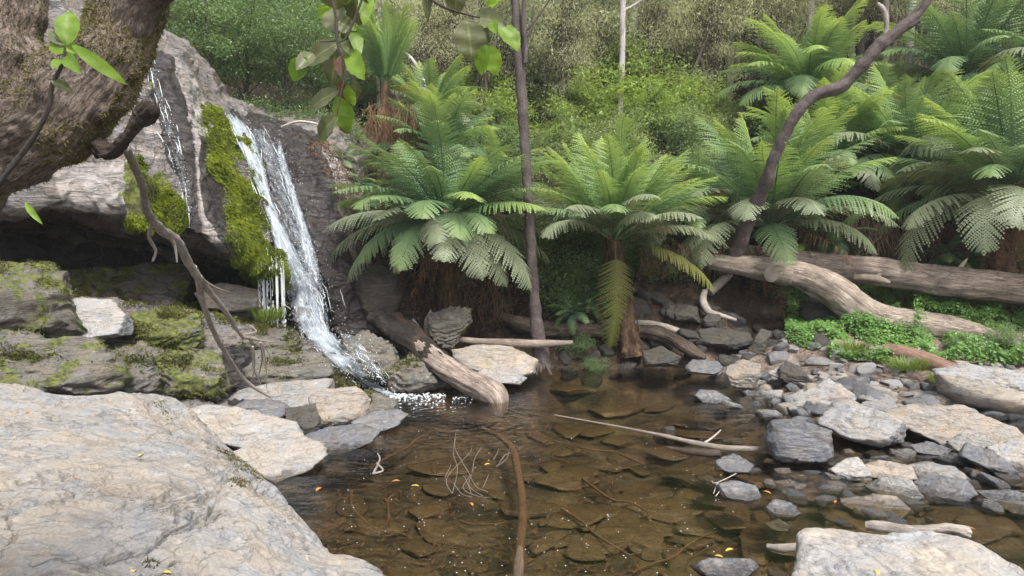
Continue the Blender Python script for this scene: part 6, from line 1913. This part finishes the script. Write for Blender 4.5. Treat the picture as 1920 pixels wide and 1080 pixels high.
for px, py in [(25, 820), (265, 852), (385, 795), (250, 1070), (310, 1073)]:
    h = hit(px, py, .006)
    fallen(px, py, 0, r_.uniform(.05, .09), 'leaf_yellow', 'small yellow leaf fallen on the pale rock shelf', 'yellow leaves on the rock shelf', hitz=h)
for px, py in [(52, 771), (145, 896)]:
    fallen(px, py, 0, .07, 'leaf_orange', 'small reddish leaf fallen on the pale rock shelf', 'reddish leaves on the rock shelf', hitz=hit(px, py, .006))
for px, py in [(778, 910), (914, 870), (1368, 1030), (1348, 1042)]:
    fallen(px, py, .008, r_.uniform(.05, .08), 'leaf_yellow', 'yellow leaf floating on the pool', 'yellow leaves floating on the pool')
for px, py in [(742, 901), (884, 944), (598, 916), (1438, 922), (1567, 940), (1820, 990)]:
    fallen(px, py, .008, r_.uniform(.05, .09), 'leaf_orange', 'orange brown leaf floating on the water', 'orange leaves floating on the water')
fallen(1645, 1072, 0, .07, 'leaf_yellow', 'yellow leaf lying on the big front slab', None, hitz=hit(1645, 1072, .006))
# twig litter on the right bank and the slope
mb = MB()
for i in range(1500):
    px = r_.uniform(1500, 1960); py = r_.uniform(655, 745)
    p = atz(px, py, .12)
    z = tz(p[0], p[1]) + .01
    a = r_.uniform(0, 6.28); L = r_.uniform(.015, .07)
    d = np.array([math.cos(a), math.sin(a), r_.normal(0, .2)]) * L; s = np.array([-math.sin(a), math.cos(a), 0]) * L * .25
    b = np.array([p[0], p[1], z])
    mb.add([b - d, b + s, b + d, b - s], [[0, 1, 2, 3]], v=r_.random())
for i in range(2600):
    px = r_.uniform(950, 1600); Y = r_.uniform(11.15, 13.2)
    x = (px - 960) / FPX * Y
    b = np.array([x, Y, tz(x, Y) + .015])
    a = r_.uniform(0, 6.28); L = r_.uniform(.02, .10)
    d = np.array([math.cos(a), math.sin(a) * .6, math.sin(a) * .5 + r_.normal(0, .2)]) * L; s = np.array([-math.sin(a), math.cos(a), 0]) * .008
    mb.add([b - d, b + s, b + d, b - s], [[0, 1, 2, 3]], v=r_.random())
tag(mb.build('leaf_litter', M['litter']), 'brown leaf and twig litter over the bank', 'leaf litter', kind='stuff')


# thin humid air in the gully
HAZE = 0.0009
if HAZE > 0:
    x0, x1, y0, y1, z0, z1 = -52, 52, -22, 74, -2.2, 52
    hb_ = MB().add([[x0, y0, z0], [x1, y0, z0], [x1, y1, z0], [x0, y1, z0], [x0, y0, z1], [x1, y0, z1], [x1, y1, z1], [x0, y1, z1]],
                   [[0, 3, 2, 1], [4, 5, 6, 7], [0, 1, 5, 4], [1, 2, 6, 5], [2, 3, 7, 6], [3, 0, 4, 7]])
    m, nt, p, out = newmat('haze_air')
    nt.nodes.remove(p)
    pv = N(nt, 'ShaderNodeVolumePrincipled')
    pv.inputs['Color'].default_value = (0.9, 0.95, 0.93, 1)
    pv.inputs['Density'].default_value = HAZE
    pv.inputs['Anisotropy'].default_value = 0.2
    nt.links.new(pv.outputs[0], out.inputs['Volume'])
    tag(hb_.build('haze', m, smooth=False), kind='stuff')

# ------------------------------------------------------------------ tell repeats apart: nearest landmark, then order from the left
LM = [(210, 560, 'the square mossy boulder'), (440, 330, 'the mossy cliff'), (560, 450, 'the waterfall'), (700, 150, 'the hanging leafy branch'), (840, 400, 'the drooping fern'), (820, 660, 'the burnt log'), (930, 690, 'the tan back slab'),
      (1005, 640, 'the slender tree foot'), (990, 120, 'the slender tree top'), (1150, 330, 'the middle tree fern'), (1165, 100, 'the pale gum trunk'), (1190, 650, 'the middle fern trunk'), (1420, 160, 'the light top fern'), (1390, 450, 'the leaning trunk foot'), (1560, 120, 'the leaning trunk'), (1830, 90, 'the corner fern'), (1885, 300, 'the right edge fern'),
      (1395, 700, 'the upright tan rock'), (1490, 700, 'the leaning brown rock'), (1540, 745, 'the wide peaked rock'), (1500, 830, 'the square grey boulder'), (1610, 795, 'the hollow boulder'), (1785, 800, 'the broad tan slab'), (1860, 740, 'the lens boulder'), (1720, 712, 'the rounded grey rock'),
      (1340, 745, 'the lone pale stone'), (1385, 925, 'the flat dark stone'), (1640, 950, 'the wedge shaped rock'), (1770, 915, 'the ridged wet stone'), (1700, 1040, 'the front slab'), (975, 950, 'the sunken branch'), (890, 890, 'the white twig'), (1355, 1065, 'the black wet stone'), (1340, 640, 'the long brown block'), (1200, 830, 'the long pale stick'), (1000, 770, 'the log end'), (300, 900, 'the pale shelf'), (640, 1000, 'the shelf edge')]
ORD = ['', 'second', 'third', 'fourth', 'fifth', 'sixth', 'seventh', 'eighth', 'ninth', 'tenth', 'eleventh', 'twelfth', 'thirteenth', 'fourteenth', 'fifteenth', 'sixteenth', 'seventeenth', 'eighteenth', 'nineteenth', 'twentieth', 'twenty-first', 'twenty-second', 'twenty-third', 'twenty-fourth', 'twenty-fifth', 'twenty-sixth']
SHORT = {}
bpy.context.view_layer.update()
grp = {}
for o in list(bpy.data.objects):
    if o.parent is None and 'group' in o and o.users_collection:
        grp.setdefault(o['label'], []).append(o)
for lb, obs in grp.items():
    if len(obs) < 2: continue
    cell = {}
    for o in obs:
        V = np.array([o.location[:]])
        if o.type == 'EMPTY': V = V + [0, 0, 1.5 * o.scale[2] if o.get('category') == 'tree' else .3]
        qx, qy = proj(V)
        d = [(math.hypot(qx[0] - a, qy[0] - b), i) for i, (a, b, _) in enumerate(LM)]
        i = min(d)[1]
        dx, dy = qx[0] - LM[i][0], qy[0] - LM[i][1]
        w = ('right of' if dx > 0 else 'left of') if abs(dx) > abs(dy) else ('below' if dy > 0 else 'above')
        cell.setdefault((i, w), []).append((qx[0], o))
    base = ' '.join(lb.split()[:SHORT.get(lb, 5)])
    for (i, w), L in cell.items():
        L.sort(key=lambda q: q[0])
        for k, (_, o) in enumerate(L):
            tail = w + ' ' + LM[i][2]
            if len(L) == 1: o['label'] = base + ' ' + tail
            elif k == 0: o['label'] = base + ', leftmost of those ' + tail
            elif k == len(L) - 1: o['label'] = base + ', rightmost of those ' + tail
            elif k < len(ORD): o['label'] = base + ', ' + ORD[k] + ' from left ' + tail
